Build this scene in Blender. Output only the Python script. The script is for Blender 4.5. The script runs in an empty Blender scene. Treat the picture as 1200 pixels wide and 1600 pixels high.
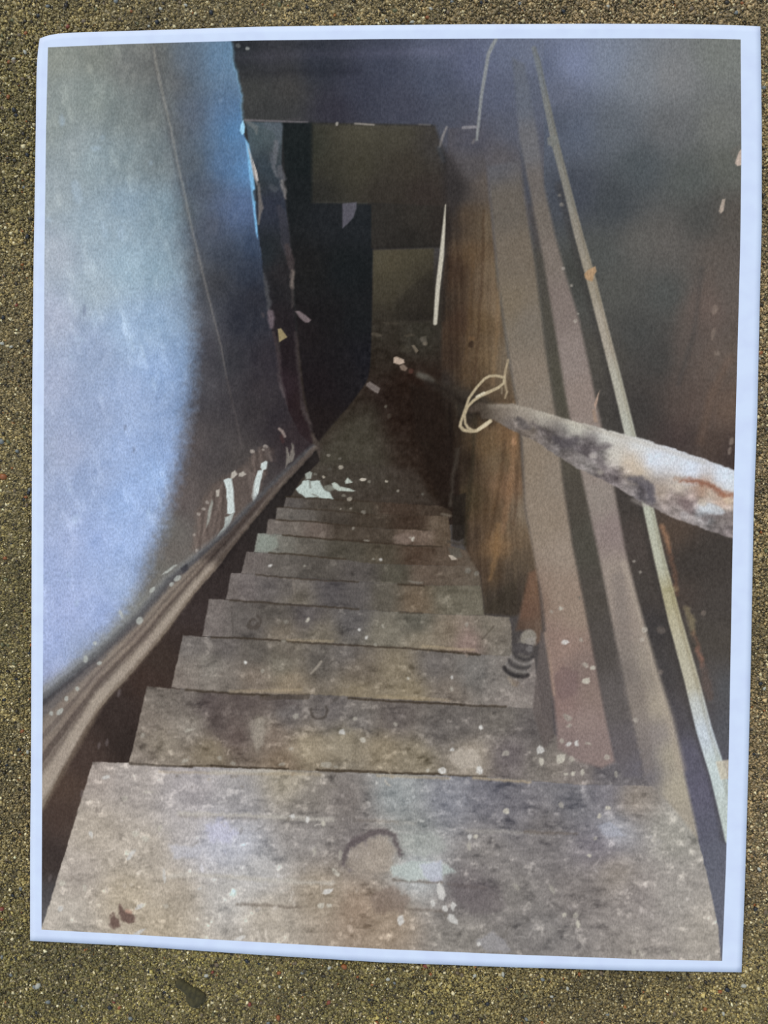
# A colour print (letter paper, white border) of an old staircase, lying flat on rough sandy concrete outdoors.
# What the photograph shows is that flat printed sheet, so the sheet is built as a flat sheet at its real place
# and size and its picture is flat ink on the paper; the concrete and its grains are real geometry around it.
import bpy, bmesh, math, random
import numpy as np
from mathutils import Matrix, Euler, Vector

C = bpy.context.scene.collection
sc = bpy.context.scene

# ------------------------------------------------------------------ camera, sky, sun, exposure
CAM_LOC = (0.01017435, -0.00201941, 0.23151989)
CAM_ROT = (-0.01042635, 0.04589398, 0.01533892)
FPX = 1201.0                                   # focal length for a 1200 x 1600 frame
cam = bpy.data.cameras.new('camera')
cam.sensor_fit = 'VERTICAL'; cam.sensor_height = 36.0; cam.lens = FPX / 1600 * 36.0
cam.clip_start = 0.01; cam.clip_end = 50
camo = bpy.data.objects.new('camera', cam); C.objects.link(camo)
camo.location = CAM_LOC; camo.rotation_euler = CAM_ROT
sc.camera = camo

w = bpy.data.worlds.new('overcast_sky'); sc.world = w; w.use_nodes = True
bg = w.node_tree.nodes['Background']
bg.inputs[0].default_value = (0.735, 0.93, 1.30, 1); bg.inputs[1].default_value = 0.62
sun = bpy.data.lights.new('sun', 'SUN'); sun.energy = 1.35; sun.angle = math.radians(14); sun.color = (1.0, 1.03, 1.09)
suno = bpy.data.objects.new('sun', sun); C.objects.link(suno)
suno.rotation_euler = Euler((math.radians(-38), math.radians(-30), 0)); suno.location = (-0.5, 0.6, 1)
sc.view_settings.view_transform = 'Standard'; sc.view_settings.look = 'None'
sc.view_settings.exposure = 0.0; sc.view_settings.gamma = 1.0; sc.view_settings.use_curve_mapping = False

# ------------------------------------------------------------------ helpers
_R = np.array(Euler(CAM_ROT).to_matrix())
_T = np.array(CAM_LOC)
def on_plane(x, y, z=0.0):
    """survey point (x, y) of the photograph -> metres on the horizontal plane at height z"""
    x = np.asarray(x, float); y = np.asarray(y, float)
    d = np.stack([(x - 600) / FPX, -(y - 800) / FPX, -np.ones_like(x)], -1) @ _R.T
    k = (z - _T[2]) / d[..., 2]
    return _T + d * k[..., None]
def lin(c):
    c = np.asarray(c, float) / 255.0
    return np.where(c <= 0.04045, c / 12.92, ((c + 0.055) / 1.055) ** 2.4)
def mesh_from(name, co, faces, smooth=False):
    me = bpy.data.meshes.new(name)
    co = np.asarray(co, np.float32); faces = np.asarray(faces, np.int32)
    k = faces.shape[1]
    me.vertices.add(len(co)); me.vertices.foreach_set('co', co.ravel())
    me.loops.add(faces.size); me.loops.foreach_set('vertex_index', faces.ravel())
    me.polygons.add(len(faces)); me.polygons.foreach_set('loop_start', np.arange(0, faces.size, k, dtype=np.int32))
    me.update(calc_edges=True); me.validate()
    if smooth: me.polygons.foreach_set('use_smooth', np.ones(len(faces), bool))
    return me
def point_colours(me, rgb):
    a = me.color_attributes.new('Ink', 'FLOAT_COLOR', 'POINT')
    a.data.foreach_set('color', np.concatenate([rgb, np.ones((len(rgb), 1))], 1).astype(np.float32).ravel())
def link(name, me, mat, parent=None):
    o = bpy.data.objects.new(name, me); C.objects.link(o)
    if mat: me.materials.append(mat)
    if parent: o.parent = parent
    return o
def tag(o, label=None, cat=None, group=None, kind=None):
    for k, v in (('label', label), ('category', cat), ('group', group), ('kind', kind)):
        if v: o[k] = v
    return o
def nodes(name):
    m = bpy.data.materials.new(name); m.use_nodes = True
    nt = m.node_tree
    return m, nt, nt.nodes['Principled BSDF']

# ------------------------------------------------------------------ materials
def add_grain(nt, bsdf, scale, dist, strength, stretch=(1, 1, 1)):
    tc = nt.nodes.new('ShaderNodeTexCoord'); mp = nt.nodes.new('ShaderNodeMapping')
    mp.inputs['Scale'].default_value = stretch
    nt.links.new(tc.outputs['Object'], mp.inputs['Vector'])
    n = nt.nodes.new('ShaderNodeTexNoise'); n.inputs['Scale'].default_value = scale; n.inputs['Detail'].default_value = 3
    nt.links.new(mp.outputs[0], n.inputs['Vector'])
    b = nt.nodes.new('ShaderNodeBump'); b.inputs['Strength'].default_value = strength; b.inputs['Distance'].default_value = dist
    nt.links.new(n.outputs['Fac'], b.inputs['Height']); nt.links.new(b.outputs[0], bsdf.inputs['Normal'])
    return n
def ink_material():
    m, nt, b = nodes('printed_ink')
    at = nt.nodes.new('ShaderNodeAttribute'); at.attribute_name = 'Ink'
    n = add_grain(nt, b, 1700, 0.00014, 0.5, (1.3, 0.6, 1))
    mr = nt.nodes.new('ShaderNodeMapRange'); mr.inputs[1].default_value = 0.3; mr.inputs[2].default_value = 0.7
    mr.inputs[3].default_value = 0.82; mr.inputs[4].default_value = 1.19
    nt.links.new(n.outputs['Fac'], mr.inputs[0])
    mx = nt.nodes.new('ShaderNodeVectorMath'); mx.operation = 'SCALE'
    nt.links.new(at.outputs['Color'], mx.inputs[0]); nt.links.new(mr.outputs[0], mx.inputs['Scale'])
    nt.links.new(mx.outputs[0], b.inputs['Base Color'])
    b.inputs['Roughness'].default_value = 0.6; b.inputs['Specular IOR Level'].default_value = 0.03
    return m
def paper_material():
    m, nt, b = nodes('white_paper')
    n = add_grain(nt, b, 900, 0.00005, 0.15)
    n2 = nt.nodes.new('ShaderNodeTexNoise'); n2.inputs['Scale'].default_value = 160
    r = nt.nodes.new('ShaderNodeValToRGB')
    r.color_ramp.elements[0].color = (0.80, 0.80, 0.83, 1); r.color_ramp.elements[1].color = (0.845, 0.855, 0.86, 1)
    r.color_ramp.elements[0].position = 0.3; r.color_ramp.elements[1].position = 0.6
    tc = nt.nodes.new('ShaderNodeTexCoord'); nt.links.new(tc.outputs['Object'], n2.inputs['Vector'])
    nt.links.new(n2.outputs['Fac'], r.inputs[0]); nt.links.new(r.outputs[0], b.inputs['Base Color'])
    b.inputs['Roughness'].default_value = 0.85; b.inputs['Specular IOR Level'].default_value = 0.1
    return m
def concrete_material():
    m, nt, b = nodes('sandy_concrete')
    tc = nt.nodes.new('ShaderNodeTexCoord')
    v = nt.nodes.new('ShaderNodeTexVoronoi'); v.inputs['Scale'].default_value = 1500
    nt.links.new(tc.outputs['Object'], v.inputs['Vector'])
    sx = nt.nodes.new('ShaderNodeSeparateColor'); nt.links.new(v.outputs['Color'], sx.inputs[0])
    r = nt.nodes.new('ShaderNodeValToRGB'); e = r.color_ramp.elements
    e[0].position = 0; e[0].color = (0.05, 0.035, 0.013, 1); e[1].position = 1; e[1].color = (0.50, 0.38, 0.19, 1)
    for p, c in ((0.35, (0.19, 0.134, 0.048, 1)), (0.8, (0.29, 0.205, 0.078, 1))):
        x = e.new(p); x.color = c
    nt.links.new(sx.outputs[0], r.inputs[0]); nt.links.new(r.outputs[0], b.inputs['Base Color'])
    bp = nt.nodes.new('ShaderNodeBump'); bp.inputs['Distance'].default_value = 0.0006; bp.invert = True
    nt.links.new(v.outputs['Distance'], bp.inputs['Height']); nt.links.new(bp.outputs[0], b.inputs['Normal'])
    b.inputs['Roughness'].default_value = 0.9
    return m
def grain_material():
    m, nt, b = nodes('sand_grains')
    at = nt.nodes.new('ShaderNodeAttribute'); at.attribute_name = 'Ink'
    nt.links.new(at.outputs['Color'], b.inputs['Base Color'])
    b.inputs['Roughness'].default_value = 0.45; b.inputs['Specular IOR Level'].default_value = 0.5
    return m
def stone_material(name, c, rough=0.5):
    m, nt, b = nodes(name)
    tc = nt.nodes.new('ShaderNodeTexCoord')
    n = nt.nodes.new('ShaderNodeTexNoise'); n.inputs['Scale'].default_value = 900; n.inputs['Detail'].default_value = 4
    nt.links.new(tc.outputs['Object'], n.inputs['Vector'])
    r = nt.nodes.new('ShaderNodeValToRGB'); r.color_ramp.elements[0].position = 0.3; r.color_ramp.elements[1].position = 0.7
    r.color_ramp.elements[0].color = (*[x * 0.6 for x in c], 1); r.color_ramp.elements[1].color = (*[min(1, x * 1.35) for x in c], 1)
    nt.links.new(n.outputs['Fac'], r.inputs[0]); nt.links.new(r.outputs[0], b.inputs['Base Color'])
    b.inputs['Roughness'].default_value = rough
    return m
INK, PAPER, CONC, GRAIN = ink_material(), paper_material(), concrete_material(), grain_material()

# ------------------------------------------------------------------ the concrete
GZ = -0.0014
rng = np.random.default_rng(5)
g = bpy.data.meshes.new('floor'); bm = bmesh.new()
bmesh.ops.create_grid(bm, x_segments=60, y_segments=60, size=1.2)
for v in bm.verts: v.co.z = GZ - 0.0002 + 0.00025 * math.sin(v.co.x * 31) * math.cos(v.co.y * 27)
bm.to_mesh(g); bm.free()
floor = link('floor', g, CONC)
tag(floor, 'rough brown sandy concrete slab with exposed grit under the print', kind='structure')

_t = (1 + 5 ** .5) / 2
ICO_V = np.array([(-1, _t, 0), (1, _t, 0), (-1, -_t, 0), (1, -_t, 0), (0, -1, _t), (0, 1, _t), (0, -1, -_t), (0, 1, -_t),
                  (_t, 0, -1), (_t, 0, 1), (-_t, 0, -1), (-_t, 0, 1)]) / math.sqrt(1 + _t * _t)
ICO_F = np.array([(0, 11, 5), (0, 5, 1), (0, 1, 7), (0, 7, 10), (0, 10, 11), (1, 5, 9), (5, 11, 4), (11, 10, 2), (10, 7, 6), (7, 1, 8),
                  (3, 9, 4), (3, 4, 2), (3, 2, 6), (3, 6, 8), (3, 8, 9), (4, 9, 5), (2, 4, 11), (6, 2, 10), (8, 6, 7), (9, 8, 1)])
OCT_V = np.array([(1, 0, 0), (0, 1, 0), (-1, 0, 0), (0, -1, 0), (0, 0, 1), (0, 0, -1)], float)
OCT_F = np.array([(0, 1, 4), (1, 2, 4), (2, 3, 4), (3, 0, 4), (1, 0, 5), (2, 1, 5), (3, 2, 5), (0, 3, 5)])
def inside_sheet(x, y, m):
    l = 61 - 14 * (y - 55) / 1415; r = 1190 - 30 * (y - 41) / 1478
    t = 47 - 8 * (x - 60) / 1130; b = 1471 + 48 * (x - 47) / 1113
    return (x > l + m) & (x < r - m) & (y > t + m) & (y < b - m)
def sand(n):
    x = rng.uniform(-420, 1620, n * 8); y = rng.uniform(-420, 2020, n * 8)
    k = ~inside_sheet(x, y, 10); x, y = x[k], y[k]
    inframe = (x > -15) & (x < 1215) & (y > -15) & (y < 1615)
    out = np.maximum(np.maximum(-x, x - 1200), np.maximum(-y, y - 1600))
    keep = inframe | (rng.random(len(x)) < 0.75 * np.exp(-np.clip(out, 0, None) / 75))   # thins out where the slab's own texture takes over
    x, y = x[keep][:n], y[keep][:n]
    n = len(x)
    P = on_plane(x, y, GZ)
    rad = np.clip(rng.lognormal(math.log(1.75), 0.38, n), 1.0, 4.2) * 0.000193
    q = rng.normal(size=(n, 4)); q /= np.linalg.norm(q, axis=1)[:, None]
    a, b, c, d = q.T
    M = np.stack([1-2*(c*c+d*d), 2*(b*c-a*d), 2*(b*d+a*c), 2*(b*c+a*d), 1-2*(b*b+d*d), 2*(c*d-a*b),
                  2*(b*d-a*c), 2*(c*d+a*b), 1-2*(b*b+c*c)], 1).reshape(n, 3, 3)
    sc3 = rng.uniform(0.6, 1.35, (n, 1, 3))
    V = (OCT_V[None] * sc3 * rng.uniform(0.75, 1.25, (n, 6, 1))) @ M.transpose(0, 2, 1) * rad[:, None, None]
    V[:, :, 2] *= 0.8
    P[:, 2] = GZ + rng.uniform(-0.7, 0.25, n) * rad
    V += P[:, None]
    # colours: olive on the left and along the bottom (algae in the concrete), browner on the right and top
    olive = np.clip(1 - (x - 60) / 900, 0, 1) * 0.6 + np.clip((y - 1250) / 250, 0, 1) * 0.6
    olive = np.clip(olive + 0.25 * np.sin(x / 90 + 1) * np.sin(y / 120), 0, 1)[:, None]
    base = (1 - olive) * np.array([142, 124, 95]) + olive * np.array([122, 112, 70])
    t = rng.random(n)[:, None]; j = rng.normal(0, 1, (n, 1))
    patch = 1 + 0.10 * np.sin(x / 23 + 2 * np.sin(y / 41)) * np.sin(y / 19 + 1.7 * np.sin(x / 37)) + 0.07 * np.sin(x / 71 + y / 53)
    col = base * np.clip(1 + 0.17 * j, 0.45, 1.6) * patch[:, None]
    col = np.where(t > 0.935, np.array([202, 190, 158]) + 18 * j, col)
    col = np.where(t < 0.09, np.array([58, 50, 34]) + 8 * j, col)
    col = np.where((t > 0.931) & (t <= 0.935), np.array([148, 92, 46]) + 15 * j, col)
    col = lin(np.clip(col * 1.0, 12, 235)) * SAND_GAIN
    F = (OCT_F[None] + (np.arange(n) * 6)[:, None, None]).reshape(-1, 3)
    me = mesh_from('sand_grain', V.reshape(-1, 3), F)
    point_colours(me, np.repeat(col, 6, 0))
    o = link('sand_grain', me, GRAIN, floor); o['kind'] = 'stuff'
SAND_GAIN = np.array([1.38, 1.22, 0.86])
sand(135000)

# bigger stones in the concrete, one object each
STONE = {k: stone_material('stone_' + k, tuple(lin(v))) for k, v in dict(
    rust=(160, 92, 40), black=(44, 42, 38), olive=(112, 104, 60), pale=(190, 180, 152), brown=(120, 98, 66), red=(142, 70, 44), grey=(128, 126, 112)).items()}
stone_me = {}
for k in STONE:
    for v in range(2):
        rr = random.Random(sum(map(ord, k)) % 97 + v)
        me = mesh_from('pebble', ICO_V * np.array([[1, .8, .55]]) * np.array([[rr.uniform(.8, 1.2)] for _ in range(12)]), ICO_F, True)
        me.materials.append(STONE[k]); stone_me[k, v] = me
def pebble(x, y, r, k, v=0, rot=0.0):
    o = bpy.data.objects.new('pebble', stone_me[k, v]); C.objects.link(o); o.parent = floor
    p = on_plane(x, y, GZ); s = r * 0.000193
    o.location = (p[0], p[1], GZ + s * 0.15); o.scale = (s, s, s); o.rotation_euler = (0, 0, rot)
for x, y, r, k in [(6, 745, 9, 'rust'), (22, 172, 6, 'black'), (43, 242, 5, 'black'), (43, 370, 6, 'black'), (5, 496, 5, 'black'), (40, 52, 4.5, 'rust'),
                   (22, 97, 6, 'brown'), (14, 97, 4, 'rust'), (13, 152, 5, 'rust'), (3, 690, 7, 'grey'), (13, 690, 6, 'olive'), (27, 705, 5, 'grey'), (26, 477, 4, 'red'),
                   (45, 533, 5, 'black'), (45, 770, 5, 'black'), (38, 780, 4, 'black'), (18, 851, 4, 'black'), (46, 1020, 4, 'black'), (30, 1171, 5, 'black'), (7, 1093, 4, 'black'),
                   (26, 1061, 4, 'black'), (3, 1420, 6, 'red'), (20, 1399, 4, 'black'), (25, 1497, 4, 'black'), (115, 1507, 4, 'black'), (172, 1574, 6, 'black'), (178, 1565, 4, 'red'),
                   (265, 1558, 4, 'black'), (332, 1519, 4, 'red'), (390, 1569, 5, 'red'), (386, 1501, 6, 'black'), (233, 1518, 4, 'black'), (57, 1582, 4, 'black'), (333, 1585, 4, 'olive'),
                   (538, 1510, 7, 'rust'), (514, 1566, 5, 'red'), (515, 1512, 5, 'pale'), (577, 1562, 4, 'black'), (665, 1509, 6, 'red'), (673, 1522, 4, 'rust'), (435, 1590, 6, 'rust'),
                   (742, 1524, 5, 'pale'), (405, 1505, 4, 'black'), (437, 1541, 4, 'pale'), (1136, 1546, 6, 'black'), (1125, 1549, 5, 'rust'), (1130, 1583, 5, 'pale'), (848, 1530, 5, 'grey'),
                   (905, 1522, 4, 'rust'), (862, 1557, 4, 'pale'), (1102, 1576, 5, 'rust'), (1162, 1540, 6, 'pale'), (1190, 1267, 5, 'brown'), (1186, 1358, 5, 'pale'), (1190, 1440, 5, 'olive'),
                   (1178, 1178, 4, 'black'), (1188, 1068, 5, 'black'), (1196, 1425, 6, 'brown'), (1190, 620, 5, 'brown'), (1196, 860, 5, 'olive'), (1186, 560, 4, 'pale'), (1170, 1010, 4, 'pale'),
                   (617, 17, 6, 'olive'), (644, 35, 5, 'pale'), (330, 20, 6, 'black'), (245, 35, 6, 'black'), (106, 42, 5, 'red'), (400, 20, 5, 'brown'), (752, 4, 4, 'black'),
                   (480, 12, 4, 'black'), (560, 30, 5, 'olive'), (700, 20, 5, 'brown'), (880, 18, 5, 'black'), (950, 10, 5, 'pale'), (1080, 14, 6, 'brown'), (1150, 20, 5, 'grey'),
                   (60, 25, 5, 'black'), (75, 10, 5, 'grey'), (150, 15, 5, 'olive'), (205, 18, 4, 'rust'), (290, 8, 5, 'pale'), (1110, 1560, 4, 'brown'), (60, 1540, 8, 'pale'), (75, 1565, 6, 'grey')]:
    pebble(x, y, r * 0.8, k, random.Random(int(x * 7 + y)).randint(0, 1), x + y)
rr = random.Random(3); nst = 0
while nst < 130:
    x, y = rr.uniform(-5, 1205), rr.uniform(-5, 1605)
    if inside_sheet(x, y, -4): continue
    pebble(x, y, rr.uniform(3, 4.6), rr.choice(['olive', 'olive', 'brown', 'brown', 'black', 'pale', 'grey', 'rust', 'brown']), rr.randint(0, 1), rr.uniform(0, 6)); nst += 1

# dark two-lobed scrap of debris below the print
def debris_scrap():
    bm = bmesh.new(); s = 0.000193
    lobes = [((283, 1535.5), 9.0, 8.5), ((290, 1541), 8.5, 8), ((297, 1546), 9.5, 9), ((305, 1551), 11, 10), ((312, 1557), 12, 10.5), ((305, 1564), 11, 9), ((300, 1559), 10, 8)]
    c0 = on_plane(300, 1550, GZ)
    for (x, y), a, b in lobes:
        p = on_plane(x, y, GZ) - c0
        r = bmesh.ops.create_icosphere(bm, subdivisions=2, radius=1)
        for v in r['verts']:
            v.co = Vector((p[0] + v.co.x * a * s, p[1] + v.co.y * b * s, 0.0005 + v.co.z * 0.0013))
    me = bpy.data.meshes.new('debris_scrap'); bm.to_mesh(me); bm.free()
    o = link('debris_scrap', me, stone_material('dark_olive_skin', tuple(lin((76, 66, 34))), 0.95)); o.location = (c0[0], c0[1], GZ)
    md = o.modifiers.new('join', 'REMESH'); md.mode = 'VOXEL'; md.voxel_size = 0.00022
    md = o.modifiers.new('soften', 'SMOOTH'); md.iterations = 6
    for p in me.polygons: p.use_smooth = True
    tag(o, 'small dark olive two-lobed scrap of debris on the concrete below the print', 'debris')
debris_scrap()

# ------------------------------------------------------------------ the paper sheet
def sheet_curve(pts, n):
    """smooth curve through survey points, resampled at n parameters (parameter = fraction along the chord)"""
    p = np.array(pts, float); d = np.r_[0, np.cumsum(np.linalg.norm(np.diff(p, axis=0), axis=1))]; d /= d[-1]
    t = np.linspace(0, 1, n)
    q = np.stack([np.interp(t, d, p[:, k]) for k in (0, 1)], 1)
    k = max(3, n // 60) | 1; pad = k // 2
    e = np.concatenate([q[:1] * 2 - q[1:pad + 1][::-1], q, q[-1:] * 2 - q[-pad - 1:-1][::-1]])
    ker = np.ones(k) / k
    return np.stack([np.convolve(e[:, i], ker, 'valid') for i in (0, 1)], 1)
def coons(top, bot, left, right, nx, ny):
    T, B, L, R = sheet_curve(top, nx), sheet_curve(bot, nx), sheet_curve(left, ny), sheet_curve(right, ny)
    u = np.linspace(0, 1, nx)[None, :, None]; v = np.linspace(0, 1, ny)[:, None, None]
    c00, c10, c01, c11 = np.array(top[0], float), np.array(top[-1], float), np.array(bot[0], float), np.array(bot[-1], float)
    T[0], T[-1], B[0], B[-1], L[0], L[-1], R[0], R[-1] = c00, c10, c01, c11, c00, c01, c10, c11
    S = (1 - v) * T[None] + v * B[None] + (1 - u) * L[:, None] + u * R[:, None]
    S = S - ((1 - u) * (1 - v) * c00 + u * (1 - v) * c10 + (1 - u) * v * c01 + u * v * c11)
    return S[..., 0], S[..., 1]
def grid_faces(nx, ny):
    i = np.arange(nx * ny).reshape(ny, nx)
    return np.stack([i[1:, :-1], i[1:, 1:], i[:-1, 1:], i[:-1, :-1]], -1).reshape(-1, 4)
def lift(P):
    return 0.00015 * np.sin(P[..., 0] * 38 + 0.6) * np.cos(P[..., 1] * 30)

photo = bpy.data.objects.new('photo_print', None); C.objects.link(photo)
tag(photo, 'white-bordered colour print of a dirty wooden staircase lying flat on concrete', 'photograph')
SX, SY = coons([(62, 60), (68, 56.5), (85, 53), (110, 51), (250, 47), (400, 42), (560, 39.5), (700, 38), (900, 37), (1050, 37.5), (1150, 39.5), (1188, 41.5)],
               [(47, 1470), (200, 1477.5), (400, 1491.5), (600, 1504), (800, 1511.5), (1000, 1517), (1158.5, 1519)],
               [(62, 60), (59, 78), (57, 110), (55, 250), (52.5, 400), (50.5, 600), (49.5, 900), (48.5, 1150), (47, 1330), (47, 1470)],
               [(1188, 41.5), (1190, 200), (1190, 350), (1188, 430), (1183.5, 650), (1178, 800), (1173, 1050), (1169, 1200), (1163, 1400), (1158.5, 1519)], 121, 151)
P = on_plane(SX, SY); P[..., 2] = lift(P)
Q = P.copy(); Q[..., 2] -= 0.0001
nx, ny = 121, 151
f = grid_faces(nx, ny); N = nx * ny; idx = np.arange(N).reshape(ny, nx)
rim = np.r_[idx[0, :-1], idx[:-1, -1], idx[-1, :0:-1], idx[:0:-1, 0]]; rim2 = np.roll(rim, -1)
faces = np.concatenate([f, f[:, ::-1] + N, np.stack([rim, rim2, rim2 + N, rim + N], 1)])
sheet = link('paper_sheet', mesh_from('paper_sheet', np.concatenate([P.reshape(-1, 3), Q.reshape(-1, 3)]), faces), PAPER, photo)
sheet['label'] = 'white letter-size paper with a narrow blank border'

# ------------------------------------------------------------------ the printed picture: flat ink on the sheet
NX, NY = 720, 960
X, Y = coons([(75, 74), (200, 69), (400, 63.5), (600, 61), (800, 60), (1000, 60), (1100, 60.7), (1157, 62)],
             [(65, 1452.5), (200, 1459.5), (400, 1471.5), (600, 1483), (800, 1491.5), (1000, 1498.5), (1128, 1501)],
             [(75, 74), (72, 200), (69.5, 400), (68.5, 700), (67.5, 1000), (66, 1200), (65, 1452.5)],
             [(1157, 62), (1158, 240), (1157, 330), (1156, 400), (1152, 560), (1148, 720), (1146, 800), (1142, 1000), (1138, 1200), (1134, 1350), (1128, 1501)], NX, NY)
INKC = np.zeros((NY, NX, 3)); INKC[:] = (60, 58, 56)
ID = np.zeros((NY, NX), np.int16)
PARTS = []                                     # (name, parent index or None, label)
def part(name, parent=None, label=None):
    PARTS.append((name, parent, label)); return len(PARTS) - 1

_tab = np.random.default_rng(11).random((256, 256))
def noise(sx, sy=None, ang=0.0, seed=0, octv=3):
    """smooth value noise in sheet coordinates, mean 0, roughly -1..1; sx, sy = feature size in survey units"""
    sy = sy or sx; ca, sa = math.cos(ang), math.sin(ang)
    out = np.zeros((NY, NX)); amp = 1.0; tot = 0
    for o in range(octv):
        u = (X * ca + Y * sa) / sx * 2 ** o + 37.7 * seed + 11 * o; v = (-X * sa + Y * ca) / sy * 2 ** o + 91.3 * seed + 5 * o
        iu = np.floor(u).astype(int); iv = np.floor(v).astype(int); fu = u - iu; fv = v - iv
        fu = fu * fu * (3 - 2 * fu); fv = fv * fv * (3 - 2 * fv)
        a = _tab[iu & 255, iv & 255]; b = _tab[(iu + 1) & 255, iv & 255]; c = _tab[iu & 255, (iv + 1) & 255]; d = _tab[(iu + 1) & 255, (iv + 1) & 255]
        out += amp * ((a * (1 - fu) + b * fu) * (1 - fv) + (c * (1 - fu) + d * fu) * fv - 0.5); tot += amp; amp *= 0.6
    return out / tot * 2.6
def field(txt, s=22.0, p=1.7):
    """smooth colour field through the pigment samples 'x y r g b; ...'"""
    a = np.array([[float(q) for q in r.split()] for r in txt.replace('\n', ' ').split(';') if r.strip()])
    jy = np.linspace(0, NY - 1, NY // 8).astype(int); jx = np.linspace(0, NX - 1, NX // 8).astype(int)
    x = X[np.ix_(jy, jx)]; y = Y[np.ix_(jy, jx)]
    num = np.zeros(x.shape + (3,)); den = np.zeros(x.shape)
    for r in a:
        k = 1.0 / ((x - r[0]) ** 2 + (y - r[1]) ** 2 + s * s) ** p
        num += k[..., None] * r[2:5]; den += k
    c = num / den[..., None]
    out = np.empty((NY, NX, 3))
    ii = np.arange(NY); kk = np.arange(NX)
    for ch in range(3):
        t = np.stack([np.interp(kk, jx, row) for row in c[..., ch]])
        fy = np.interp(ii, jy, np.arange(len(jy))); i0 = np.minimum(fy.astype(int), len(jy) - 2); fr = (fy - i0)[:, None]
        out[..., ch] = t[i0] * (1 - fr) + t[i0 + 1] * fr
    return out
def box(pts, pad):
    a = np.array(pts, float); x0, y0 = a.min(0) - pad; x1, y1 = a.max(0) + pad
    m = (X >= x0) & (X <= x1) & (Y >= y0) & (Y <= y1)
    r = np.where(m.any(1))[0]; c = np.where(m.any(0))[0]
    if not len(r) or not len(c): return None
    return slice(r[0], r[-1] + 1), slice(c[0], c[-1] + 1)
def seg_dist(x, y, pts):
    d = np.full(x.shape, 1e9); tt = np.zeros(x.shape)
    for k in range(len(pts) - 1):
        ax, ay = pts[k]; bx, by = pts[k + 1]; dx, dy = bx - ax, by - ay
        t = np.clip(((x - ax) * dx + (y - ay) * dy) / (dx * dx + dy * dy + 1e-9), 0, 1)
        e = np.hypot(x - ax - t * dx, y - ay - t * dy); m = e < d
        d = np.where(m, e, d); tt = np.where(m, k + t, tt)
    return d, tt
def parse(p):
    if isinstance(p, str):
        v = [float(q) for q in p.replace(',', ' ').split()]; return list(zip(v[::2], v[1::2]))
    return p
JIT = None
def poly_mask(pts, blur=2.0, rough=0.0):
    pts = parse(pts); b = box(pts, blur + 3 + rough)
    if b is None: return None, None
    x, y = X[b], Y[b]
    if rough:
        x = x + rough * JIT[0][b]; y = y + rough * JIT[1][b]
    d, _ = seg_dist(x, y, pts + [pts[0]])
    ins = np.zeros(x.shape, bool); j = len(pts) - 1
    for i in range(len(pts)):
        xi, yi = pts[i]; xj, yj = pts[j]
        if yi != yj: ins ^= ((yi > y) != (yj > y)) & (x < (xj - xi) * (y - yi) / (yj - yi) + xi)
        j = i
    sd = np.where(ins, d, -d)
    t = np.clip(0.5 + sd / blur, 0, 1)
    return b, t * t * (3 - 2 * t)
def put(b, m, col, alpha=1.0, pid=None, mode=None):
    if b is None: return
    col = np.asarray(col, float)
    if col.ndim == 3: col = col[b]
    a = (m * alpha)[..., None]
    if mode == 'mul': INKC[b] = INKC[b] * (1 - a + a * col)
    elif mode == 'add': INKC[b] = INKC[b] + a * col
    else: INKC[b] = INKC[b] * (1 - a) + a * col
    if pid is not None: ID[b] = np.where(m > 0.5, pid, ID[b])
def poly(pts, col, blur=2.0, alpha=1.0, pid=None, rough=0.0, mode=None):
    b, m = poly_mask(pts, blur, rough); put(b, m, col, alpha, pid, mode)
def stroke(pts, width, col, blur=1.6, alpha=1.0, pid=None, rough=0.0, mode=None):
    pts = parse(pts); wd = width if isinstance(width, (list, tuple)) else [width] * len(pts)
    b = box(pts, max(wd) / 2 + blur + 2 + rough)
    if b is None: return
    x, y = X[b], Y[b]
    if rough: x = x + rough * JIT[0][b]; y = y + rough * JIT[1][b]
    d, t = seg_dist(x, y, pts)
    hw = np.interp(t, np.arange(len(wd)), wd) / 2
    m = np.clip(0.5 + (hw - d) / blur, 0, 1)
    put(b, m, col, alpha, pid, mode)
def blob(x, y, rx, ry=None, col=(200, 195, 180), ang=0.0, blur=2.0, alpha=1.0, pid=None):
    ry = ry or rx; n = 12
    pts = [(x + rx * math.cos(a) * math.cos(ang) - ry * math.sin(a) * math.sin(ang), y + rx * math.cos(a) * math.sin(ang) + ry * math.sin(a) * math.cos(ang))
           for a in [2 * math.pi * i / n for i in range(n)]]
    poly(pts, col, blur, alpha, pid, rough=0.8)
JIT = (noise(7, seed=21, octv=2), noise(7, seed=22, octv=2))
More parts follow.
